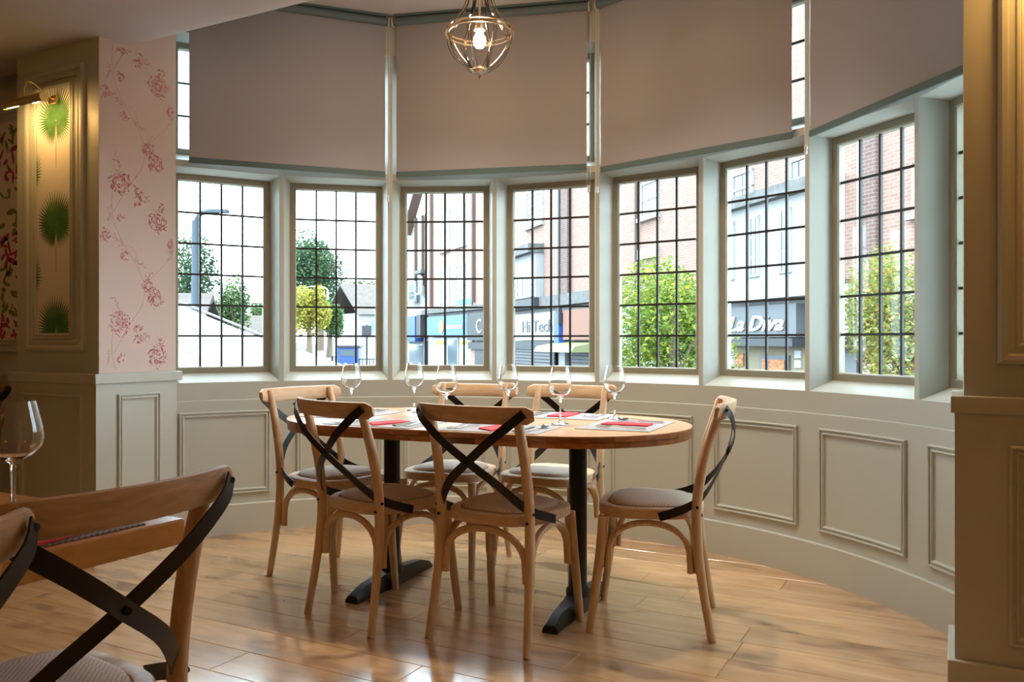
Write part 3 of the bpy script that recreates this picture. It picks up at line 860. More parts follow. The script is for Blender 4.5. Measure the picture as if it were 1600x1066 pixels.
FM = fork_mesh().obj('fork', M['steel'], smooth=50); KM = knife_mesh().obj('knife', M['steel'], smooth=40); SM = spoon_mesh().obj('spoon', M['steel'], smooth=50)
wused = {'fork': 0, 'knife': 0, 'spoon': 0}
def ware(proto, loc, rz, label, group):
    k = proto.data.name.split('.')[0]
    o = proto if not wused[k] else proto.copy()
    if wused[k]: COL.objects.link(o)
    wused[k] += 1
    o.location = loc; o.rotation_euler = (0, 0, rz)
    return tag(o, label, k, group)
def napkin(loc, rz, L, Wd, label, group, tri=False):
    if tri: pts = [(-L / 2, -Wd / 2), (L / 2, -Wd / 2), (L / 2, Wd / 2), (-L / 2 + L * .25, Wd / 2)]
    else: pts = [(-L / 2, -Wd / 2), (L / 2, -Wd / 2), (L / 2, Wd / 2), (-L / 2, Wd / 2)]
    b = B().prism(pts, 0, .002).prism([(p[0] * .985, p[1] * .97) for p in pts], .002, .0042).prism([(p[0] * .97, p[1] * .95) for p in pts], .0042, .006)
    o = b.obj('napkin', M['red'], bevel=.0006); o.location = loc; o.rotation_euler = (0, 0, rz)
    return tag(o, label, 'napkin', group)
def setting(t, p, face, where, mrz=0, npos=(0, 0), nang=0, tri=False, matlab=''):
    """place laid for a guest looking along bearing `face` (degrees, table frame)"""
    a = rad(TAX + YAW); fz = rad(face) + a - PI / 2
    def at(lx, ly, z=MT):
        c_, s_ = math.cos(rad(face) - PI / 2), math.sin(rad(face) - PI / 2)
        return T(t + lx * c_ - ly * s_, p + lx * s_ + ly * c_, z)
    hw, hd, r = .215, .150, .004
    mb = B().prism([(-hw, -hd), (hw, -hd), (hw, hd), (-hw, hd)], 0, MT)
    m = mb.obj('placemat', M['mat_grey'], bevel=.0008); m.location = T(t, p, .0003); m.rotation_euler = (0, 0, fz + rad(mrz))
    tag(m, 'grey woven placemat ' + where, 'placemat', 'grey placemats on the oval table')
    napkin(at(npos[0], npos[1], MT + .0008), fz + rad(nang) + PI / 2, .20, .095, 'folded red napkin on the grey placemat ' + where, 'red napkins on the oval table', tri)
    g = 'cutlery on the oval table'
    ware(FM, at(-.165, -.02, MT + .0012), fz + rad(2), 'steel fork, outer of a pair, on the grey placemat ' + where, g)
    ware(FM, at(-.130, -.015, MT + .0012), fz - rad(2), 'steel fork, inner of a pair, on the grey placemat ' + where, g)
    ware(KM, at(.120, -.015, MT + .0012), fz + rad(1), 'steel knife on the grey placemat ' + where, g)
    ware(SM, at(.165, -.01, MT + .0012), fz + rad(-3), 'steel spoon on the grey placemat ' + where, g)
setting(.665, .01, 180, 'before the side-on right-end chair', 0, (0, 0), 0)
setting(.235, -.315, 90, 'before the nearest front chair', 2, (0, -.03), -8, True)
setting(-.292, -.315, 90, 'before the near-left chair', -3, (.02, -.03), -20, True)
setting(-.665, .0, 0, 'before the left-end chair', 0, (.05, 0), 0)
setting(-.235, .315, -90, 'before the left window-side chair', 0, (0, 0), 3)
setting(.275, .315, -90, 'before the right window-side chair', 0, (0, 0), 0)

# ------------------------------------------------------------------ pendant lamp
px_, py_ = S(-.153, 3.95)
pend = tag(empty('pendant_lamp', (px_, py_, 2.585), rad(12)), 'lit bell-shaped pendant of clear glass arms hanging before the blinds', 'lamp')
RR = .160
ring = B().lathe([(RR - .012, -.008), (RR, -.011), (RR + .006, 0), (RR, .011), (RR - .012, .008)], 48, close=True).obj('glass_ring', M['crystal'], pend, smooth=40)
for z in (-.010, .010):
    B().lathe([(RR - .004, z - .0018), (RR + .003, z - .0018), (RR + .003, z + .0018), (RR - .004, z + .0018)], 48, close=True).obj('metal_ring', M['nickel'], pend, smooth=40)
for k in range(8):
    a = 2 * PI * k / 8; c_, s_ = math.cos(a), math.sin(a)
    lo = spline([(RR - .003, -.008), (.152, -.055), (.125, -.105), (.085, -.152), (.035, -.186)] and [((RR - .003) * c_, (RR - .003) * s_, -.008), (.150 * c_, .150 * s_, -.055), (.124 * c_, .124 * s_, -.105), (.085 * c_, .085 * s_, -.150), (.035 * c_, .035 * s_, -.184)], 14)
    B().tube(lo, .0086, 8).obj('lower_glass_arm', M['crystal'], pend, smooth=50)
    hi = spline([((RR - .006) * c_, (RR - .006) * s_, .010), (.124 * c_, .124 * s_, .036), (.085 * c_, .085 * s_, .090), (.060 * c_, .060 * s_, .150), (.043 * c_, .043 * s_, .230), (.034 * c_, .034 * s_, .330)], 16)
    B().tube(hi, .0082, 8).obj('upper_glass_arm', M['crystal'], pend, smooth=50)
    B().box(-.006, .006, -.006, .006, -.013, .013).xf(Matrix.Rotation(a, 4, 'Z') @ Matrix.Translation((RR, 0, 0))).obj('arm_clip', M['nickel'], pend)
hub = B().lathe([(0, -.228), (.004, -.226), (.006, -.214), (.003, -.206), (.012, -.200), (.034, -.194), (.040, -.184), (.036, -.176), (.012, -.172), (.010, -.160), (0, -.156)], 24).obj('bottom_finial', M['nickel'], pend, smooth=50)
B().lathe([(0, .318), (.042, .320), (.044, .335), (.03, .345), (.008, .36), (.006, .50), (.05, .515), (.055, .535), (0, .535)], 24).obj('stem', M['nickel'], pend, smooth=50)
sk = B().lathe([(.0, .052), (.019, .052), (.021, .02), (.028, .010), (.028, .006), (.018, .004), (.016, .050), (0, .05)], 20).obj('bulb_socket', M['nickel'], pend, smooth=50)
B().tube([(0, 0, .05), (0, 0, .33)], .006, 10).obj('inner_rod', M['nickel'], pend, smooth=50)
B().lathe([(0, -.078), (.016, -.074), (.027, -.060), (.030, -.045), (.026, -.026), (.015, -.006), (.012, .006), (0, .008)], 20).obj('bulb', M['pendant_bulb'], pend, smooth=60)

# ------------------------------------------------------------------ picture lights
def picture_light(loc, label, power):
    """loc: wall plate centre; the arm reaches to -y"""
    r = tag(empty('picture_light', loc), label, 'wall lamp')
    B().box(-.030, .030, -.022, .0, -.022, .022).obj('wall_plate', M['brass'], r, bevel=.003)
    arm = spline([(0, -.020, .006), (0, -.07, .032), (0, -.125, .062), (0, -.155, .058), (0, -.170, .025), (0, -.172, -.02)], 20)
    B().tube(arm, .0045, 10).obj('arm', M['brass'], r, smooth=50)
    # half-round shade, open downwards and towards the wall
    b = B(); rings = []; n = 14
    for rr in (.024, .0225):
        pass
    sec = [(math.cos(rad(-70 + 250 * k / n)), math.sin(rad(-70 + 250 * k / n))) for k in range(n + 1)]
    out = [(-c_ * .024, s_ * .024) for c_, s_ in sec]; inn = [(-c_ * .0222, s_ * .0222) for c_, s_ in reversed(sec)]
    for x in (-.165, .165): rings.append([(x, -.172 + p[0], -.045 + p[1]) for p in out + inn])
    b.ring_loft(rings).obj('shade', M['brass'], r, smooth=35)
    for x in (-.165, .165):
        B().tube([(x - .002, -.172, -.045), (x + .002, -.172, -.045)], .0245, 20).obj('end_cap', M['brass'], r, smooth=40)
    for x in (-.115, -.07, .10):
        B().tube([(x - .026, -.176, -.056), (x - .018, -.176, -.056), (x + .018, -.176, -.056), (x + .026, -.176, -.056)], [.004, .012, .012, .004], 10).obj('bulb', M['bulb'], r, smooth=60)
    l = bpy.data.lights.new('picture_lamp_light', 'AREA'); l.shape = 'RECTANGLE'; l.size = .30; l.size_y = .03; l.energy = power; l.color = (1, .46, .10)
    lo = bpy.data.objects.new('lamp_light', l); COL.objects.link(lo); lo.parent = r
    lo.location = (0, -.160, -.062); lo.rotation_euler = (rad(32), 0, 0)
    return r
picture_light((-2.385, .515, 2.405), 'lit brass picture light above the palm-leaf panel', .24)
picture_light((2.235, .671, 2.405), 'brass picture light on the right pier, out of frame', 1.1)

# ------------------------------------------------------------------ unseen ceiling globes, added as warm fill from the room side
for x, y, wh in ((-2.6, -2.6, 'far left of the room'), (.2, -3.6, 'behind the camera'), (2.7, -1.2, 'right of the camera')):
    g = tag(empty('fill_globe', (x, y, ZMAIN)), 'unseen opal globe added on the ceiling as warm fill, ' + wh, 'lamp', 'added fill globes')
    B().lathe([(0, -.02), (.07, -.018), (.075, 0), (0, .0)], 24).obj('canopy', M['brass'], g, smooth=40)
    B().lathe([(0, -.24), (.06, -.22), (.10, -.16), (.105, -.12), (.09, -.06), (.05, -.018), (0, -.016)], 24).obj('globe', M['fill_glow'], g, smooth=60)

# unseen spots added in the bay ceiling to brighten floor and lower walls
for X, Y, wh in ((-.65, 4.25, 'left'), (0, 4.05, 'middle'), (.55, 3.65, 'right')):
    x, y = S(X, Y)
    d_ = tag(empty('fill_downlight', (x, y, ZBAY)), 'small unseen fill spot added in the bay ceiling, %s of three' % wh, 'lamp', 'added bay fill spots')
    B().lathe([(.036, -.001), (.050, -.006), (.054, -.003), (.054, .0), (.036, .0)], 24, close=True).obj('trim_ring', M['nickel'], d_, smooth=40)
    B().lathe([(0, -.0015), (.036, -.0015), (.036, -.0005), (0, -.0005)], 24).obj('lens', M['bulb'], d_)
    l = bpy.data.lights.new('fill_beam', 'SPOT'); l.energy = 46; l.color = (1, .88, .76); l.spot_size = rad(104); l.spot_blend = 1; l.shadow_soft_size = .04
    lo = bpy.data.objects.new('beam', l); COL.objects.link(lo); lo.parent = d_; lo.location = (0, 0, -.012)

# ------------------------------------------------------------------ foreground table at the left
T2Z = .760
ax = Vector(S(-.672, 1.722)); ex = Vector((cy_ * .474 - sy_ * .8805, sy_ * .474 + cy_ * .8805))   # far right corner, edge direction
ang2 = math.atan2(ex.y, ex.x)
t2 = tag(empty('pine_dining_table', (ax.x, ax.y, 0), ang2), 'pine dining table at the left foreground, laid with dark mats', 'table')
# local: x runs back along the right edge (negative), y to the left
for k in range(4):
    B().box(-1.9, 0, .0005 + .19 * k, .19 * (k + 1) - .0005, T2Z - .052, T2Z).obj('top_board', M['pine'], t2, bevel=.004)
for x in (-.40, -1.50):
    B().lathe([(0, .03), (.05, .03), (.05, .06), (.038, .075), (.0375, T2Z - .06), (.07, T2Z - .053), (0, T2Z - .053)], 20, (x, .38, 0)).obj('column', M['black'], t2, smooth=40)
    B().cbox(x - .035, x + .035, .08, .68, 0, .035, .012).obj('bar_foot', M['black'], t2)
def T2(x, y, z=0):
    return (ax.x + x * math.cos(ang2) - y * math.sin(ang2), ax.y + x * math.sin(ang2) + y * math.cos(ang2), T2Z + z)
for nm, x in (('far', -.30), ('near', -.88)):
    m = B().prism([(-.22, -.15), (.22, -.15), (.22, .15), (-.22, .15)], 0, MT).obj('placemat', M['mat_dark'], bevel=.0008)
    m.location = T2(x, .17, .0003); m.rotation_euler = (0, 0, ang2)
    tag(m, 'dark woven placemat on the pine table, the %s one' % nm, 'placemat', 'dark placemats on the pine table')
napkin(T2(-.285, .075, MT + .001), ang2 + rad(12), .19, .095, 'folded red napkin on the dark placemat of the pine table', None)
ware(KM, T2(-.115, .17, MT + .0015), ang2 + rad(2), 'steel knife on the dark placemat of the pine table', 'cutlery on the pine table')
ware(FM, T2(-.165, .17, MT + .0015), ang2 - rad(1), 'steel fork on the dark placemat of the pine table', 'cutlery on the pine table')
gx, gy = S(-1.066, 1.787)
put_glass(gx, gy, T2Z, 'large empty wine glass on the pine table at the left edge', None, 1.0).scale = (1.2, 1.2, 1.0)
G2 = 'cross-back chairs at the pine table'
put_chair(-.885, 1.500, 150, 'oak cross-back chair in the left foreground, drawn up to the pine table', G2)
put_chair(-1.0, 1.015, 164.8, 'oak cross-back chair cut off at the lower left corner of the picture', G2)
dk = make_chair('dark_dining_chair', M['darkwood'], M['darkwood'], M['cane'])
dk.location = (-2.945, .205, 0); dk.rotation_euler = (0, 0, rad(90))
tag(dk, 'dark wooden cross-back chair at the far left edge by the flowered wall', 'chair')

# ------------------------------------------------------------------ the street outside
SZ = -1.30                                   # pavement level
M['asphalt'] = mat('asphalt', (.085, .085, .09), .9, var=.1, vscale=2)
M['paving'] = mat('paving', (.145, .14, .135), .9, var=.08, vscale=3)
M['brick'] = brick_mat('red_brick', (.25, .145, .112), (.215, .12, .092), (.26, .21, .187))
M['brick2'] = brick_mat('orange_brick', (.21, .115, .085), (.175, .092, .067), (.225, .178, .152))
M['darkbrick'] = brick_mat('dark_brick', (.11, .06, .05), (.08, .04, .032), (.17, .14, .12))
M['render'] = mat('white_render', (.24, .235, .23), .85, var=.05, vscale=1)
M['stone'] = mat('grey_stone', (.09, .085, .08), .9, var=.25, vscale=5)
M['whitewood'] = mat('white_woodwork', (.27, .27, .27), .6)
M['darkpane'] = mat('reflecting_pane', (.08, .10, .11), .08)
M['skyblue'] = mat('blue_sign', (.024, .09, .19), .5)
M['royal'] = mat('royal_blue_sign', (.015, .05, .20), .5)
M['yellow'] = mat('yellow_sign', (.22, .16, .012), .5)
M['signwhite'] = mat('white_sign', (.25, .25, .25), .5)
M['signgrey'] = mat('grey_letters', (.06, .06, .065), .6)
M['charcoal'] = mat('charcoal_sign', (.02, .02, .022), .6)
M['lettering'] = mat('white_letters', (.4, .4, .4), .5)
M['shutter'] = mat('steel_shutter', (.07, .07, .075), .5, .3)
M['terracotta'] = mat('terracotta_board', (.16, .065, .042), .7)
M['limewhite'] = mat('lime_awning', (.16, .165, .07), .7)
M['fasciagrey'] = mat('grey_fascia', (.075, .078, .083), .6)
M['creamshop'] = mat('cream_shopfront', (.14, .11, .06), .7)
M['poster'] = mat('orange_poster', (.25, .09, .03), .7, var=.5, vscale=14)
M['pipe'] = mat('rusty_pipe', (.09, .05, .035), .7)
M['slate'] = mat('brown_roof', (.08, .06, .05), .9, var=.15, vscale=2)
M['trunk'] = mat('bark', (.13, .09, .06), .9)
M['leaf_lime'] = leaf_mat('lime_leaves', (0.0440, 0.0935, 0.0083), (0.1210, 0.1815, 0.0165), (0.2750, 0.2530, 0.0165))
M['leaf_autumn'] = leaf_mat('turning_leaves', (0.0715, 0.1100, 0.0165), (0.1760, 0.1980, 0.0330), (0.3025, 0.1540, 0.0330))
M['leaf_dark'] = leaf_mat('dark_leaves', (0.0138, 0.0385, 0.0165), (0.0330, 0.0715, 0.0275), (0.0660, 0.1045, 0.0330))
M['leaf_mid'] = leaf_mat('mid_leaves', (0.0275, 0.0660, 0.0165), (0.0605, 0.1155, 0.0275), (0.1100, 0.1540, 0.0440))
M['leaf_yellow'] = leaf_mat('yellow_leaves', (0.1375, 0.1485, 0.0165), (0.2860, 0.2475, 0.0275), (0.3740, 0.3025, 0.0550))
M['canvas'] = mat('white_canvas', (.27, .27, .27), .85)
M['postgrey'] = mat('lamp_post_grey', (.02, .03, .04), .7, 0)
M['carwhite'] = mat('white_car_paint', (.14, .145, .15), .25)
M['carblue'] = mat('dark_blue_car_paint', (.03, .05, .12), .25)
M['tyre'] = mat('tyre', (.02, .02, .02), .8)
M['red_light'] = mat('tail_light', (.5, .03, .03), .4)
M['fence_red'] = mat('terracotta_fence', (.2, .09, .055), .8)

def P3(px, py, Y):
    """point at distance Y ahead of the tripod, from its sighted direction"""
    X = (px - 800) / 1307 * Y; x, y = S(X, Y)
    return Vector((x, y, CAMZ - (py - 533) / 1307 * Y))
tag(B().box(-140, 60, 2.9, 200, SZ - .3, SZ - .02).obj('ground', M['asphalt']), kind='structure')
# pavement outside the bay and along the shops
b = B(); b.prism([S(-14, 6.6), S(3.0, 6.6), S(7.5, 3.0), S(8.2, 3.4), S(3.4, 7.6), S(-14, 8.6)][::1], SZ - .02, SZ + .06)
tag(b.obj('pavement', M['paving']), kind='structure')
# side road climbing away to the left
def ramp(pts_l, pts_r, name, m):
    b = B()
    rings = [[(*S(*l[:2]), l[2]), (*S(*r[:2]), r[2]), (*S(*r[:2]), SZ - .4), (*S(*l[:2]), SZ - .4)] for l, r in zip(pts_l, pts_r)]
    return tag(b.ring_loft(rings).obj(name, m), kind='structure')
ramp([(-34, 28, SZ - .015), (-43, 60, -.78), (-52, 100, -.15), (-60, 170, .5)], [(-9.0, 28, SZ - .015), (-15.5, 60, -.78), (-24, 100, -.15), (-36, 170, .5)], 'road', M['asphalt'])
ramp([(-9.0, 28, SZ + .07), (-15.5, 60, -.70), (-24, 100, -.05), (-36, 170, .6)], [(-4.2, 28, SZ + .07), (-9.0, 60, -.70), (-15, 100, -.05), (-24, 170, .6)], 'footway', M['paving'])

class Facade:
    """upright building face from survey point A (left) to Bp (right); s along it, z up, d towards the street"""
    def __init__(s, A, Bp):
        s.A = Vector(A); s.B = Vector(Bp); s.t = (s.B - s.A).normalized(); s.L = (s.B - s.A).length
        s.n = Vector((s.t.y, -s.t.x))                      # towards the viewer
        s.o = S(*A); s.rz = math.atan2(s.t.y, s.t.x) + rad(YAW)
    def s_of(s, px):
        k = (px - 800) / 1307           # X = kY
        # A + t*q : A.x + t.x q = k (A.y + t.y q)
        return (k * s.A.y - s.A.x) / (s.t.x - k * s.t.y)
    def z_of(s, px, py):
        q = s.s_of(px); return CAMZ - (py - 533) / 1307 * (s.A.y + s.t.y * q)
    def rect(s, x0, x1, y0, y1):
        """sighted box -> s0, s1, z0, z1 (heights taken at the middle)"""
        xm = (x0 + x1) / 2; return s.s_of(x0), s.s_of(x1), s.z_of(xm, y1), s.z_of(xm, y0)
    def root(s, name, label, cat):
        s.r = tag(empty(name, (*s.o, SZ), s.rz), label, cat); return s.r
    def box(s, nm, m, s0, s1, z0, z1, d0, d1, parent=None, uv=False):
        b = B().box(s0, s1, -d1, -d0, z0 - SZ, z1 - SZ)
        if uv: b.uv = lambda c: (c.x + c.y, c.z)
        return b.obj(nm, m, parent or s.r)
    def pbox(s, nm, m, x0, x1, y0, y1, d0=0, d1=.1, parent=None, uv=False):
        return s.box(nm, m, *s.rect(x0, x1, y0, y1), d0, d1, parent, uv)
    def window(s, x0, x1, y0, y1, cols=2, rows=4):
        s0, s1, z0, z1 = s.rect(x0, x1, y0, y1); fw = .07
        b = B()
        for (a, c, e, f) in ((s0, s0 + fw, z0, z1), (s1 - fw, s1, z0, z1), (s0, s1, z0, z0 + fw), (s0, s1, z1 - fw, z1), (s0, s1, (z0 + z1) / 2 - .03, (z0 + z1) / 2 + .03)):
            b.box(a, c, -.06, .04, e - SZ, f - SZ)
        w = b.obj('window', M['whitewood'], s.r)
        for c in range(cols):
            for r_ in range(rows):
                ca, cb_ = s0 + fw + (s1 - s0 - 2 * fw) * c / cols, s0 + fw + (s1 - s0 - 2 * fw) * (c + 1) / cols
                za, zb = z0 + fw + (z1 - z0 - 2 * fw) * r_ / rows, z0 + fw + (z1 - z0 - 2 * fw) * (r_ + 1) / rows
                s.box('pane', M['darkpane'], ca + .018, cb_ - .018, za + .018, zb - .018, .0, .03, w)
        s.box('window_ledge', M['render'], s0 - .1, s1 + .1, z0 - .12, z0, -.02, .16, w)
        return w
    def shutter(s, x0, x1, y0, y1, n=12):
        s0, s1, z0, z1 = s.rect(x0, x1, y0, y1)
        g = s.box('roller_shutter', M['charcoal'], s0, s1, z0, z1, 0, .02)
        h = (z1 - z0) / n
        for k in range(n): s.box('slat', M['shutter'], s0 + .03, s1 - .03, z0 + h * k + .02, z0 + h * (k + 1) - .02, .02, .06, g)
        return g
    def text(s, nm, body, px, py, size, m, d=.13, shear=0, bold=0, stretch=1):
        q = s.s_of(px); z = s.z_of(px, py)
        mt = Matrix.Translation((q, -d, z - SZ)) @ Matrix.Rotation(rad(90), 4, 'X') @ Matrix.Diagonal((stretch, 1, 1, 1))
        return text_mesh(nm, body, size, m, s.r, mt, shear, .015, bold)

# --- far block seen in the third window
F = Facade((-9.4, 62), (-.35, 43))
F.root('brick_shop_building', 'red brick building with tall windows above a bright blue shop sign', 'building')
F.box('wall', M['brick'], F.s_of(664), F.L, 3.1, 17, -6, 0, uv=True)
for x0, x1, y0, y1 in ((689, 703, 332, 392), (713, 728, 322, 384), (689, 703, 420, 482), (713, 728, 414, 480)): F.window(x0, x1, y0, y1)
for px in (676, 742): F.box('drainpipe', M['pipe'], F.s_of(px) - .09, F.s_of(px) + .09, 3.3, 16, .02, .2)
F.box('parapet', M['stone'], F.s_of(664), F.L, 2.85, 3.1, -1, .25)
F.box('ground_floor_wall', M['render'], F.s_of(664), F.L, SZ, 2.85, -6, -.25)
F.pbox('small_sign', M['skyblue'], 716, 739, 467, 477, 0, .08); F.pbox('small_sign', M['yellow'], 718, 739, 477, 483, 0, .08)
sg = F.pbox('blue_fascia', M['skyblue'], 671, 735, 494, 525, 0, .22)
q = F.s_of(695); zc = F.z_of(695, 511)
B().lathe([(0, 0), (.42, 0), (.42, .03), (0, .03)], 24).xf(Matrix.Translation((q, -.22, zc - SZ)) @ Matrix.Rotation(rad(90), 4, 'X')).obj('sun_emblem', M['yellow'], F.r)
F.pbox('white_lettering', M['signwhite'], 700, 728, 508, 514, .22, .25)
for x0, x1 in ((675, 694), (696, 713), (715, 735)):
    w = F.pbox('shop_window', M['signwhite'], x0, x1, 528, 575, -.2, -.1); F.pbox('pane', M['darkpane'] if x0 == 696 else mat('pale_pane', (.55, .70, .72), .1), x0 + 1.5, x1 - 1.5, 531, 572, -.1, -.08, w)
for x0, x1 in ((678, 692), (716, 734)): F.pbox('yellow_sticker', M['yellow'], x0, x1, 533, 539, -.08, -.06)
F.pbox('dark_fascia', M['charcoal'], 736, 775, 491, 532, 0, .25)
F.text('emblem', 'C', 755, 511, 1.1, M['lettering'], .27)
F.pbox('shutter_box', M['charcoal'], 736, 775, 535, 546, -.1, .2); F.shutter(743, 770, 546, 580)
F.pbox('brick_pier', M['brick'], 736, 743, 546, 585, -.25, .05, uv=True)
# the lower white house left of it
F.root('white_corner_shop', 'white house with gabled roof and dark blue shop sign, left of the brick building', 'building')
F.box('wall', M['render'], F.s_of(618), F.s_of(663), SZ, 9.5, -6, -.3)
gs0, gs1 = F.s_of(620), F.s_of(668)
for k, (a, c) in enumerate(((634, 658), (638, 661))):
    s0, s1 = F.s_of(a), F.s_of(c); z0 = F.z_of(650, 350) if k else F.z_of(650, 362)
    B().hexa([(s0, -.35, z0 - SZ), (s0 + .25, -.35, z0 - SZ), (s1 + .25, -.35, z0 + 3.2 - SZ), (s1, -.35, z0 + 3.2 - SZ), (s0, .3, z0 - SZ), (s0 + .25, .3, z0 - SZ), (s1 + .25, .3, z0 + 3.2 - SZ), (s1, .3, z0 + 3.2 - SZ)]).obj('gable_timber', M['pipe'], F.r)
for px in (645, 656): F.box('gable_post', M['pipe'], F.s_of(px) - .08, F.s_of(px) + .08, 4.8, 9.4, -.3, -.1)
F.pbox('cornice', M['stone'], 650, 662, 423, 428, -.3, .2)
F.window(654, 660, 432, 458); F.window(640, 650, 440, 470)
F.pbox('blue_fascia', M['royal'], 632, 655, 495, 534, -.3, .3); F.pbox('dark_fascia', M['charcoal'], 656, 662.5, 492, 528, -.3, .25)
F.pbox('doorway', M['charcoal'], 657, 662, 533, 580, -.3, -.2); F.pbox('shop_window', M['darkpane'], 634, 654, 538, 578, -.3, -.25)

# --- white bay and brick seen in the fourth window
F = Facade((-.45, 41.5), (3.35, 29.5))
F.root('electrical_shop_building', 'brick building with white rendered bay and a white Hi Tech shop sign', 'building')
F.box('wall', M['brick2'], F.s_of(850), F.L, 3.0, 16, -5, 0, uv=True)
F.box('white_bay', M['render'], .1, F.s_of(849), 3.0, F.z_of(825, 395), -5, .35)
F.box('upper_wall', M['brick2'], .1, F.s_of(850), F.z_of(825, 388), 16, -5, .0, uv=True)
F.pbox('bay_cornice', M['stone'], 800, 850, 389, 402, -.3, .7)
F.pbox('bay_base', M['charcoal'], 800, 849, 470, 481, 0, .5)
F.box('ground_floor_wall', M['render'], .1, F.L, SZ, 3.0, -5, -.3)
w = F.pbox('window', M['whitewood'], 815, 848, 436, 466, .35, .42)
for c in range(4):
    for r_ in range(3):
        F.pbox('pane', M['darkpane'], 816.2 + c * 8, 822.6 + c * 8, 437.5 + r_ * 9.4, 444.8 + r_ * 9.4, .42, .45, w)
F.window(824, 849, 296, 352, 4, 6)
F.box('quoin_strip', M['darkbrick'], F.s_of(882), F.s_of(893), 2.6, 16, 0, .18, uv=True)
F.box('drainpipe', M['charcoal'], F.s_of(881) - .06, F.s_of(881) + .06, 1.8, 16, .1, .25)
F.box('lead_gutter', M['stone'], .1, F.L, 2.55, 3.0, -.5, .2)
F.pbox('white_fascia', M['signwhite'], 803, 872, 490, 532, -.1, .12); F.text('lettering', 'Hi Tech', 843, 511, .74, M['signgrey'], .14, stretch=1.7)
F.pbox('blue_panel', M['royal'], 872.5, 880, 489, 536, -.1, .2)
F.pbox('shutter_box', M['charcoal'], 800, 868, 533, 546, -.2, .15); F.shutter(800, 868, 546, 590, 9)
F.pbox('terracotta_fascia', M['terracotta'], 884, 930, 483, 531, -.1, .12)
s0, s1, z0, z1 = F.rect(869, 932, 533, 550)
B().hexa([(s0, -1.0, z0 - SZ), (s1, -1.0, z0 - SZ), (s1, .3, z0 - SZ), (s0, .3, z0 - SZ), (s0, -.85, z1 - .2 - SZ), (s1, -.85, z1 - .2 - SZ), (s1, .3, z1 - SZ), (s0, .3, z1 - SZ)]).obj('awning', M['limewhite'], F.r)
F.shutter(892, 930, 551, 595, 8); F.pbox('shop_door', M['charcoal'], 880, 890, 551, 595, -.3, -.2)
F.pbox('door_frame', M['signwhite'], 869, 879, 551, 595, -.3, -.1)

# --- long brick terrace seen in windows five to seven
F = Facade((3.4, 29.5), (8.3, 12.5))
F.root('brick_terrace', 'orange brick terrace with white stone bay above a grey La Diva shop sign', 'building')
F.box('wall', M['brick2'], 0, F.L, 2.4, 14, -5, 0, uv=True)
F.box('ground_floor_wall', M['render'], 0, F.L, SZ, 2.4, -5, -.15)
w = F.window(1003, 1030, 283, 338, 2, 2); F.window(1146, 1178, 268, 322, 2, 2); F.window(1236, 1264, 246, 312, 2, 2)
F.pbox('wall_vent', M['whitewood'], 1002, 1030, 388, 404, 0, .15)
F.box('drainpipe', M['pipe'], F.s_of(998) - .05, F.s_of(998) + .05, 2.4, 12, .02, .15)
sa, sb = F.s_of(1128), F.s_of(1312)
F.box('stone_bay', M['render'], sa, sb, 2.2, 4.35, -.2, .35)
F.box('bay_cornice', M['stone'], sa - .1, sb + .1, 4.35, 4.62, -.2, .6)
F.box('bay_string', M['render'], sa - .1, sb + .1, 2.1, 2.3, -.2, .5)
for x0, x1 in ((1150, 1168), (1190, 1208), (1238, 1259)):
    s0, s1 = F.s_of(x0), F.s_of(x1)
    w = F.box('window', M['whitewood'], s0, s1, 2.65, 4.1, .35, .42)
    for c in range(2):
        for r_ in range(3):
            F.box('pane', M['darkpane'], s0 + .06 + (s1 - s0 - .1) / 2 * c, s0 + .02 + (s1 - s0 - .1) / 2 * (c + 1), 2.7 + .46 * r_, 3.12 + .46 * r_, .42, .44, w)
F.pbox('grey_fascia', M['fasciagrey'], 1148, 1262, 478, 527, -.1, .3)
F.text('lettering', 'La Diva', 1196, 507, .50, M['lettering'], .33, .35, .012, 1.55)
F.pbox('dark_band', M['charcoal'], 1145, 1262, 529, 541, -.1, .4)
F.pbox('shopfront', M['creamshop'], 1145, 1265, 541, 600, -.15, -.02)
dw = F.pbox('shop_door', M['fasciagrey'], 1188, 1234, 555, 610, -.02, .03)
F.pbox('poster', M['poster'], 1193, 1228, 562, 600, .03, .05, dw)
F.pbox('notice', M['poster'], 1150, 1162, 552, 572, -.02, .02)
F.pbox('notice', M['signwhite'], 1242, 1252, 548, 560, -.02, .02); F.pbox('notice', M['signwhite'], 1242, 1252, 563, 575, -.02, .02)
F.pbox('white_fascia', M['signwhite'], 1308, 1338, 445, 520, -.1, .2); F.pbox('dark_band', M['charcoal'], 1308, 1342, 526, 545, -.1, .35)
F.pbox('grey_shop_window', M['fasciagrey'], 1308, 1338, 547, 610, -.15, 0)
F.box('quoin_strip', M['darkbrick'], F.s_of(1354), F.s_of(1376), 1.6, 14, 0, .12, uv=True)
F.box('drainpipe', M['whitewood'], F.s_of(1350) - .04, F.s_of(1350) + .04, 1.6, 14, .02, .14)
F.pbox('low_brick_wall', M['brick'], 1345, 1362, 540, 620, -.1, .02, uv=True); F.pbox('yellow_post', M['yellow'], 1363, 1370, 540, 620, -.1, .05)
F.window(1428, 1470, 250, 330, 2, 2)

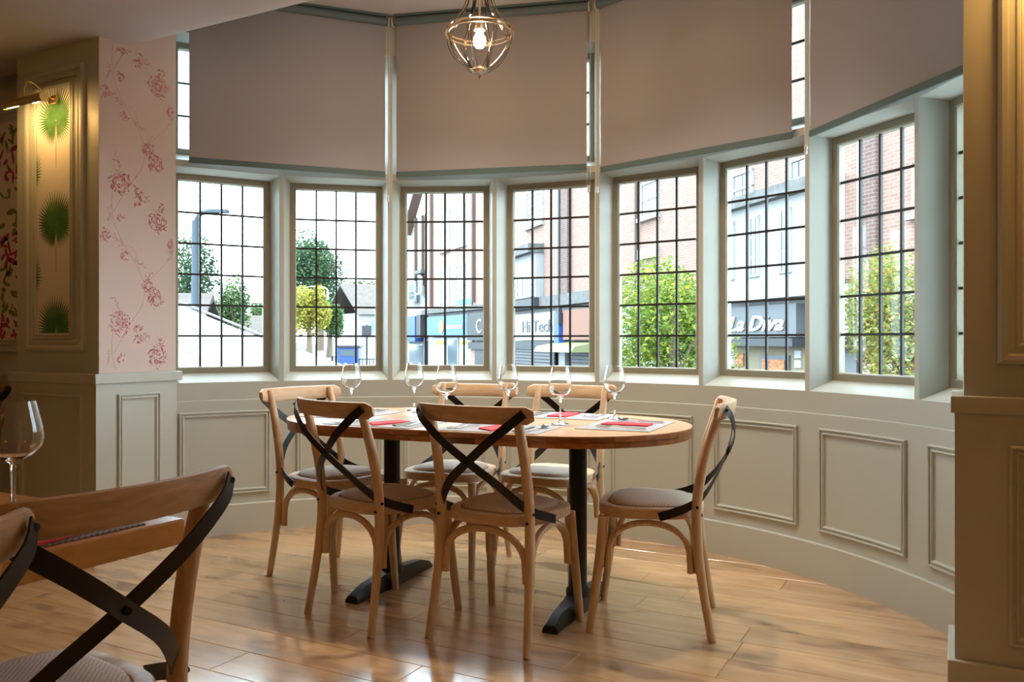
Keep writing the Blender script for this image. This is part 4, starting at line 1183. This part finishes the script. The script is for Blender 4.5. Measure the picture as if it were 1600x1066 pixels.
# --- trees
def tree(name, px, base_z, Y, zlo, zhi, rx, m, n, leaf, label, group=None, trunk=.09, blobs=9, squash=1.0):
    X = (px - 800) / 1307 * Y; x, y = S(X, Y)
    r = tag(empty(name, (x, y, base_z)), label, 'tree', group)
    zc, hz = (zlo + zhi) / 2 - base_z, (zhi - zlo) / 2 * 1.05
    B().tube(spline([(0, 0, 0), (.03, .02, zc * .4), (-.02, .0, zc * .8), (0, .0, zc + hz * .4)], 8), [trunk * (1.2 - .11 * k) for k in range(8)], 8).obj('trunk', M['trunk'], r, smooth=60)
    for k in range(4):
        a = k * 1.7; B().tube(spline([(0, 0, zc * .75), (rx * .3 * math.cos(a), rx * .3 * math.sin(a), zc), (rx * .65 * math.cos(a), rx * .65 * math.sin(a), zc + hz * .4)], 6), [trunk * .5, trunk * .42, trunk * .34, trunk * .26, trunk * .18, trunk * .1], 6).obj('branch', M['trunk'], r, smooth=60)
    bl = []
    for k in range(blobs):
        a = random.uniform(0, 2 * PI); e = random.uniform(-.75, .8)
        rr = math.sqrt(1 - e * e) * .55
        bl.append((Vector((math.cos(a) * rr * rx, math.sin(a) * rr * rx, zc + e * hz * .62)), random.uniform(.38, .55)))
    bl.append((Vector((0, 0, zc)), .65))
    b = B()
    for k in range(n):
        c, s_ = random.choice(bl)
        d = Vector((random.gauss(0, 1), random.gauss(0, 1), random.gauss(0, 1))).normalized() * random.random() ** .35 * s_
        p = c + Vector((d.x * rx, d.y * rx, d.z * hz))
        a1 = Vector((random.gauss(0, 1), random.gauss(0, 1), random.gauss(0, .6))).normalized(); a2 = a1.cross(Vector((random.gauss(0, 1), random.gauss(0, 1), random.gauss(0, 1)))).normalized()
        L = leaf * random.uniform(.6, 1.25)
        b.poly([p - a1 * L, p + a2 * L * .45, p + a1 * L, p - a2 * L * .45])
    b.obj('crown', m, r)
    return r
TG = 'street trees'
tree('street_tree', 1050, SZ, 12.5, -.2, 2.42, 1.10, M['leaf_lime'], 17000, .038, 'bushy lime-green tree filling the fifth window', TG, .07)
tree('street_tree', 1412, SZ, 9.5, -.1, 2.50, .74, M['leaf_autumn'], 13000, .029, 'green tree with turning leaves in the seventh window', TG, .06)
tree('conifer', 290, -.5, 46, .8, 7.2, 2.1, M['leaf_dark'], 6000, .13, 'tall dark tree behind the lamp post in the first window', 'far trees', .25)
tree('round_tree', 364, -.4, 75, 1.2, 7.4, 1.7, M['leaf_mid'], 3600, .17, 'small round-topped tree standing right of centre in the first window', 'far trees', .25)
tree('round_tree', 330, -.4, 68, .2, 2.6, 1.3, M['leaf_mid'], 1500, .18, 'low bright shrub beside the fence in the first window', 'far trees', .2)
tree('round_tree', 408, -.3, 90, 1.0, 5.6, 1.6, M['leaf_mid'], 1800, .22, 'tree at the right edge of the first window', 'far trees', .25)
tree('broad_tree', 500, -.2, 102, 3.4, 15.4, 5.0, M['leaf_dark'], 10000, .24, 'broad dark green tree in the second window', 'far trees', .45)
tree('yellow_tree', 483, -.5, 74, 1.0, 6.4, 2.0, M['leaf_yellow'], 3600, .20, 'yellowing tree in front of the broad one in the second window', 'far trees', .25)
tree('yellow_tree', 515, -.5, 78, 1.0, 5.2, 1.5, M['leaf_mid'], 2400, .20, 'olive tree beside the white street lamp in the second window', 'far trees', .25)
tree('round_tree', 560, -.3, 110, 3.0, 9.4, 3.2, M['leaf_mid'], 2600, .28, 'light green tree behind the roofed house in the second window', 'far trees', .3)

# --- street lamps
def street_lamp(px, Y, base, top, arm, m, label, r_=.09):
    X = (px - 800) / 1307 * Y; x, y = S(X, Y)
    r = tag(empty('street_lamp', (x, y, base), rad(YAW)), label, 'street lamp', 'street lamps')
    h = top - base
    B().tube([(0, 0, 0), (0, 0, h * .25), (0, 0, h * .26), (0, 0, h)], [r_ * 1.3, r_ * 1.25, r_, r_ * .8], 10).obj('post', m, r, smooth=40)
    B().tube(spline([(0, 0, h), (arm * .3, 0, h + .25), (arm, 0, h + .32)], 8), r_ * .5, 8).obj('arm', m, r, smooth=40)
    B().cbox(arm - .1 if arm > 0 else arm - .6, arm + .6 if arm > 0 else arm + .1, -.14, .14, h + .27, h + .40, .04).obj('lamp_head', m, r)
street_lamp(306.5, 30, -1.0, 5.45, .55, M['postgrey'], 'dark grey street lamp post in the first window', .19)
street_lamp(512, 80, -.45, 6.0, -1.1, M['signwhite'], 'slim white street lamp in the second window', .14)

# --- white parasol just outside the first window
x, y = S(-4.95, 9.9)
ps = tag(empty('garden_parasol', (x, y, SZ), rad(YAW)), 'big white canvas parasol just outside the first window', 'parasol')
hz_, ez = 2.05 - SZ, .78 - SZ; q = 2.45
for k in range(4):
    c4 = [(-q, -q), (q, -q), (q, q), (-q, q)]; a, c = c4[k], c4[(k + 1) % 4]
    b = B(); rings = []
    for t in range(7):
        f = t / 6; zz = hz_ + (ez - hz_) * f - .10 * math.sin(PI * f)
        rings.append([(a[0] * f + (c[0] - a[0]) * f * u_, a[1] * f + (c[1] - a[1]) * f * u_, zz + .03 * math.sin(PI * u_) * f) for u_ in (0, .25, .5, .75, 1)])
    b.ring_loft(rings, False, False)
    b.ring_loft([rings[-1], [(p[0], p[1], p[2] - .2) for p in rings[-1]]], False, False)
    b.obj('canopy_panel', M['canvas'], ps, smooth=30)
B().tube([(0, 0, 0), (0, 0, hz_)], .035, 10).obj('pole', M['whitewood'], ps)
B().lathe([(0, 0), (.4, 0), (.4, .06), (.06, .1), (0, .1)], 16).obj('base', M['stone'], ps)
for a in (45, 135, 225, 315): B().tube([(0, 0, hz_ - .05), (q * math.sqrt(2) * math.cos(rad(a)) * .98, q * math.sqrt(2) * math.sin(rad(a)) * .98, ez - .02)], .015, 6).obj('rib', M['whitewood'], ps)

# --- cars
def car(px, Y, z, rz, paint, label):
    X = (px - 800) / 1307 * Y; x, y = S(X, Y)
    r = tag(empty('car', (x, y, z), rad(YAW + rz)), label, 'car', 'parked cars')
    side = [(-2.1, .35), (-2.15, .75), (-2.0, .95), (-1.5, 1.0), (-.9, 1.42), (.7, 1.46), (1.35, 1.02), (2.0, .88), (2.15, .6), (2.1, .3)]
    b = B(); b.ring_loft([[(w, p[0], p[1]) for p in side] for w in (-.86, .86)]); b.obj('body', paint, r, bevel=.06)
    B().hexa([(-.72, -1.52, 1.0), (.72, -1.52, 1.0), (.62, -.98, 1.38), (-.62, -.98, 1.38), (-.72, -1.56, 1.02), (.72, -1.56, 1.02), (.62, -1.02, 1.40), (-.62, -1.02, 1.40)]).obj('windscreen', M['darkpane'], r)
    B().hexa([(-.70, 1.38, 1.02), (.70, 1.38, 1.02), (.62, .78, 1.42), (-.62, .78, 1.42), (-.70, 1.42, 1.04), (.70, 1.42, 1.04), (.62, .82, 1.44), (-.62, .82, 1.44)]).obj('rear_window', M['darkpane'], r)
    for s_ in (-1, 1):
        B().hexa([(s_ * .862, -1.35, 1.0), (s_ * .862, 1.15, 1.02), (s_ * .862, .65, 1.38), (s_ * .862, -.85, 1.36), (s_ * .872, -1.35, 1.0), (s_ * .872, 1.15, 1.02), (s_ * .872, .65, 1.38), (s_ * .872, -.85, 1.36)]).obj('side_window', M['darkpane'], r)
        B().box(s_ * .66 - .15, s_ * .66 + .15, -2.17, -2.10, .62, .78).obj('headlight', M['signwhite'], r)
        B().box(s_ * .7 - .1, s_ * .7 + .1, 2.08, 2.16, .6, .82).obj('tail_light', M['red_light'], r)
        for yy in (-1.35, 1.35): B().tube([(s_ * .70, yy, .33), (s_ * .88, yy, .33)], .33, 16).obj('wheel', M['tyre'], r, smooth=40)
    B().box(-.55, .55, -2.18, -2.12, .38, .55).obj('grille', M['charcoal'], r)
car(468, 78, -.52, 6, M['carwhite'], 'white car coming down the road in the second window')
car(393, 66, -.66, 14, M['carblue'], 'dark blue car parked in the first window')
car(412, 80, -.50, 14, M['carwhite'], 'white car behind the dark blue one in the first window')

# --- houses and small things in the first two windows
def house(px, Y, base, w, d, eave, ridge, rz, wallm, roofm, label):
    X = (px - 800) / 1307 * Y; x, y = S(X, Y)
    r = tag(empty('house', (x, y, base), rad(YAW + rz)), label, 'house')
    B().box(-w / 2, w / 2, -d / 2, d / 2, 0, eave).obj('wall', wallm, r)
    b = B(); o_ = .4
    b.ring_loft([[(xx, -d / 2 - o_, eave - .15), (xx, 0, ridge), (xx, d / 2 + o_, eave - .15), (xx, 0, ridge - .3)] for xx in (-w / 2 - .3, w / 2 + .3)])
    b.obj('roof', roofm, r)
    for k in (-1, 0, 1):
        wn = B().box(k * w * .3 - .6, k * w * .3 + .6, -d / 2 - .06, -d / 2, eave * .55, eave * .85).obj('window', M['whitewood'], r)
        for q in (-1, 1): B().box(k * w * .3 + q * .28 - .24, k * w * .3 + q * .28 + .24, -d / 2 - .08, -d / 2 - .05, eave * .57, eave * .83).obj('pane', M['darkpane'], wn)
    return r
house(600, 92, -.3, 9.5, 9, 4.3, 7.6, 32, M['render'], M['slate'], 'white house with brown pitched roof at the right of the second window')
house(384, 84, -.3, 4, 5, 2.2, 4.0, 20, M['brick2'], M['slate'], 'low brick outbuilding beyond the cars in the first window')
house(246, 36, -1.0, 4, 4, 3.0, 4.2, 10, M['brick'], M['slate'], 'brick house with dark roof at the left edge of the first window')
X, Y = (350 - 800) / 1307 * 70, 70; x, y = S(X, Y)
fc = tag(empty('garden_fence', (x, y, -.55), rad(YAW + 8)), 'terracotta paling fence behind the parasol in the first window', 'fence')
for k in range(16): B().box(-1.6 + k * .26, -1.42 + k * .26, -.04, .04, 0, 1.35).obj('paling', M['fence_red'], fc)
B().box(-1.7, 2.6, .04, .1, .9, 1.0).obj('fence_rail', M['fence_red'], fc)
X, Y = (546 - 800) / 1307 * 60, 60; x, y = S(X, Y)
kk = tag(empty('street_kiosk', (x, y, -.70), rad(YAW)), 'dark blue kiosk with a window on the footway in the second window', 'kiosk')
B().box(-.75, .75, -.6, .6, 0, 1.35).obj('body', M['royal'], kk, bevel=.04); B().box(-.85, .85, -.7, .7, 1.35, 1.5).obj('roof', M['charcoal'], kk)
B().box(-.5, .5, -.64, -.6, .75, 1.2).obj('pane', M['darkpane'], kk)
X, Y = (573 - 800) / 1307 * 45, 45; x, y = S(X, Y)
sp = tag(empty('sign_post', (x, y, -1.0), rad(YAW)), 'black notice board on a post above the low wall in the second window', 'sign')
B().tube([(0, 0, 0), (0, 0, 3.0)], .05, 8).obj('post', M['charcoal'], sp); B().box(-.26, .26, -.06, -.02, 2.4, 2.95).obj('board', M['charcoal'], sp, bevel=.02)
X, Y = (582 - 800) / 1307 * 46, 46; x, y = S(X, Y)
rl = tag(empty('street_railing', (x, y, -.95), rad(YAW)), 'dark railing at the lower right of the second window', 'railing')
for k in range(9): B().box(-.75 + k * .19, -.70 + k * .19, -.02, .02, 0, 1.1).obj('baluster', M['postgrey'], rl)
for z in (.1, 1.05): B().box(-.8, .85, -.03, .03, z, z + .06).obj('rail', M['postgrey'], rl)
for px, nm in ((519, 'left'), (525, 'right')):
    X, Y = (px - 800) / 1307 * 52, 52; x, y = S(X, Y)
    bo = tag(empty('bollard', (x, y, -.9)), 'slim dark bollard on the footway, %s of a pair' % nm, 'bollard', 'bollards')
    B().lathe([(0, 0), (.10, 0), (.09, .1), (.07, .12), (.07, 1.0), (.09, 1.02), (.06, 1.12), (0, 1.14)], 12).obj('body', M['charcoal'], bo, smooth=40)
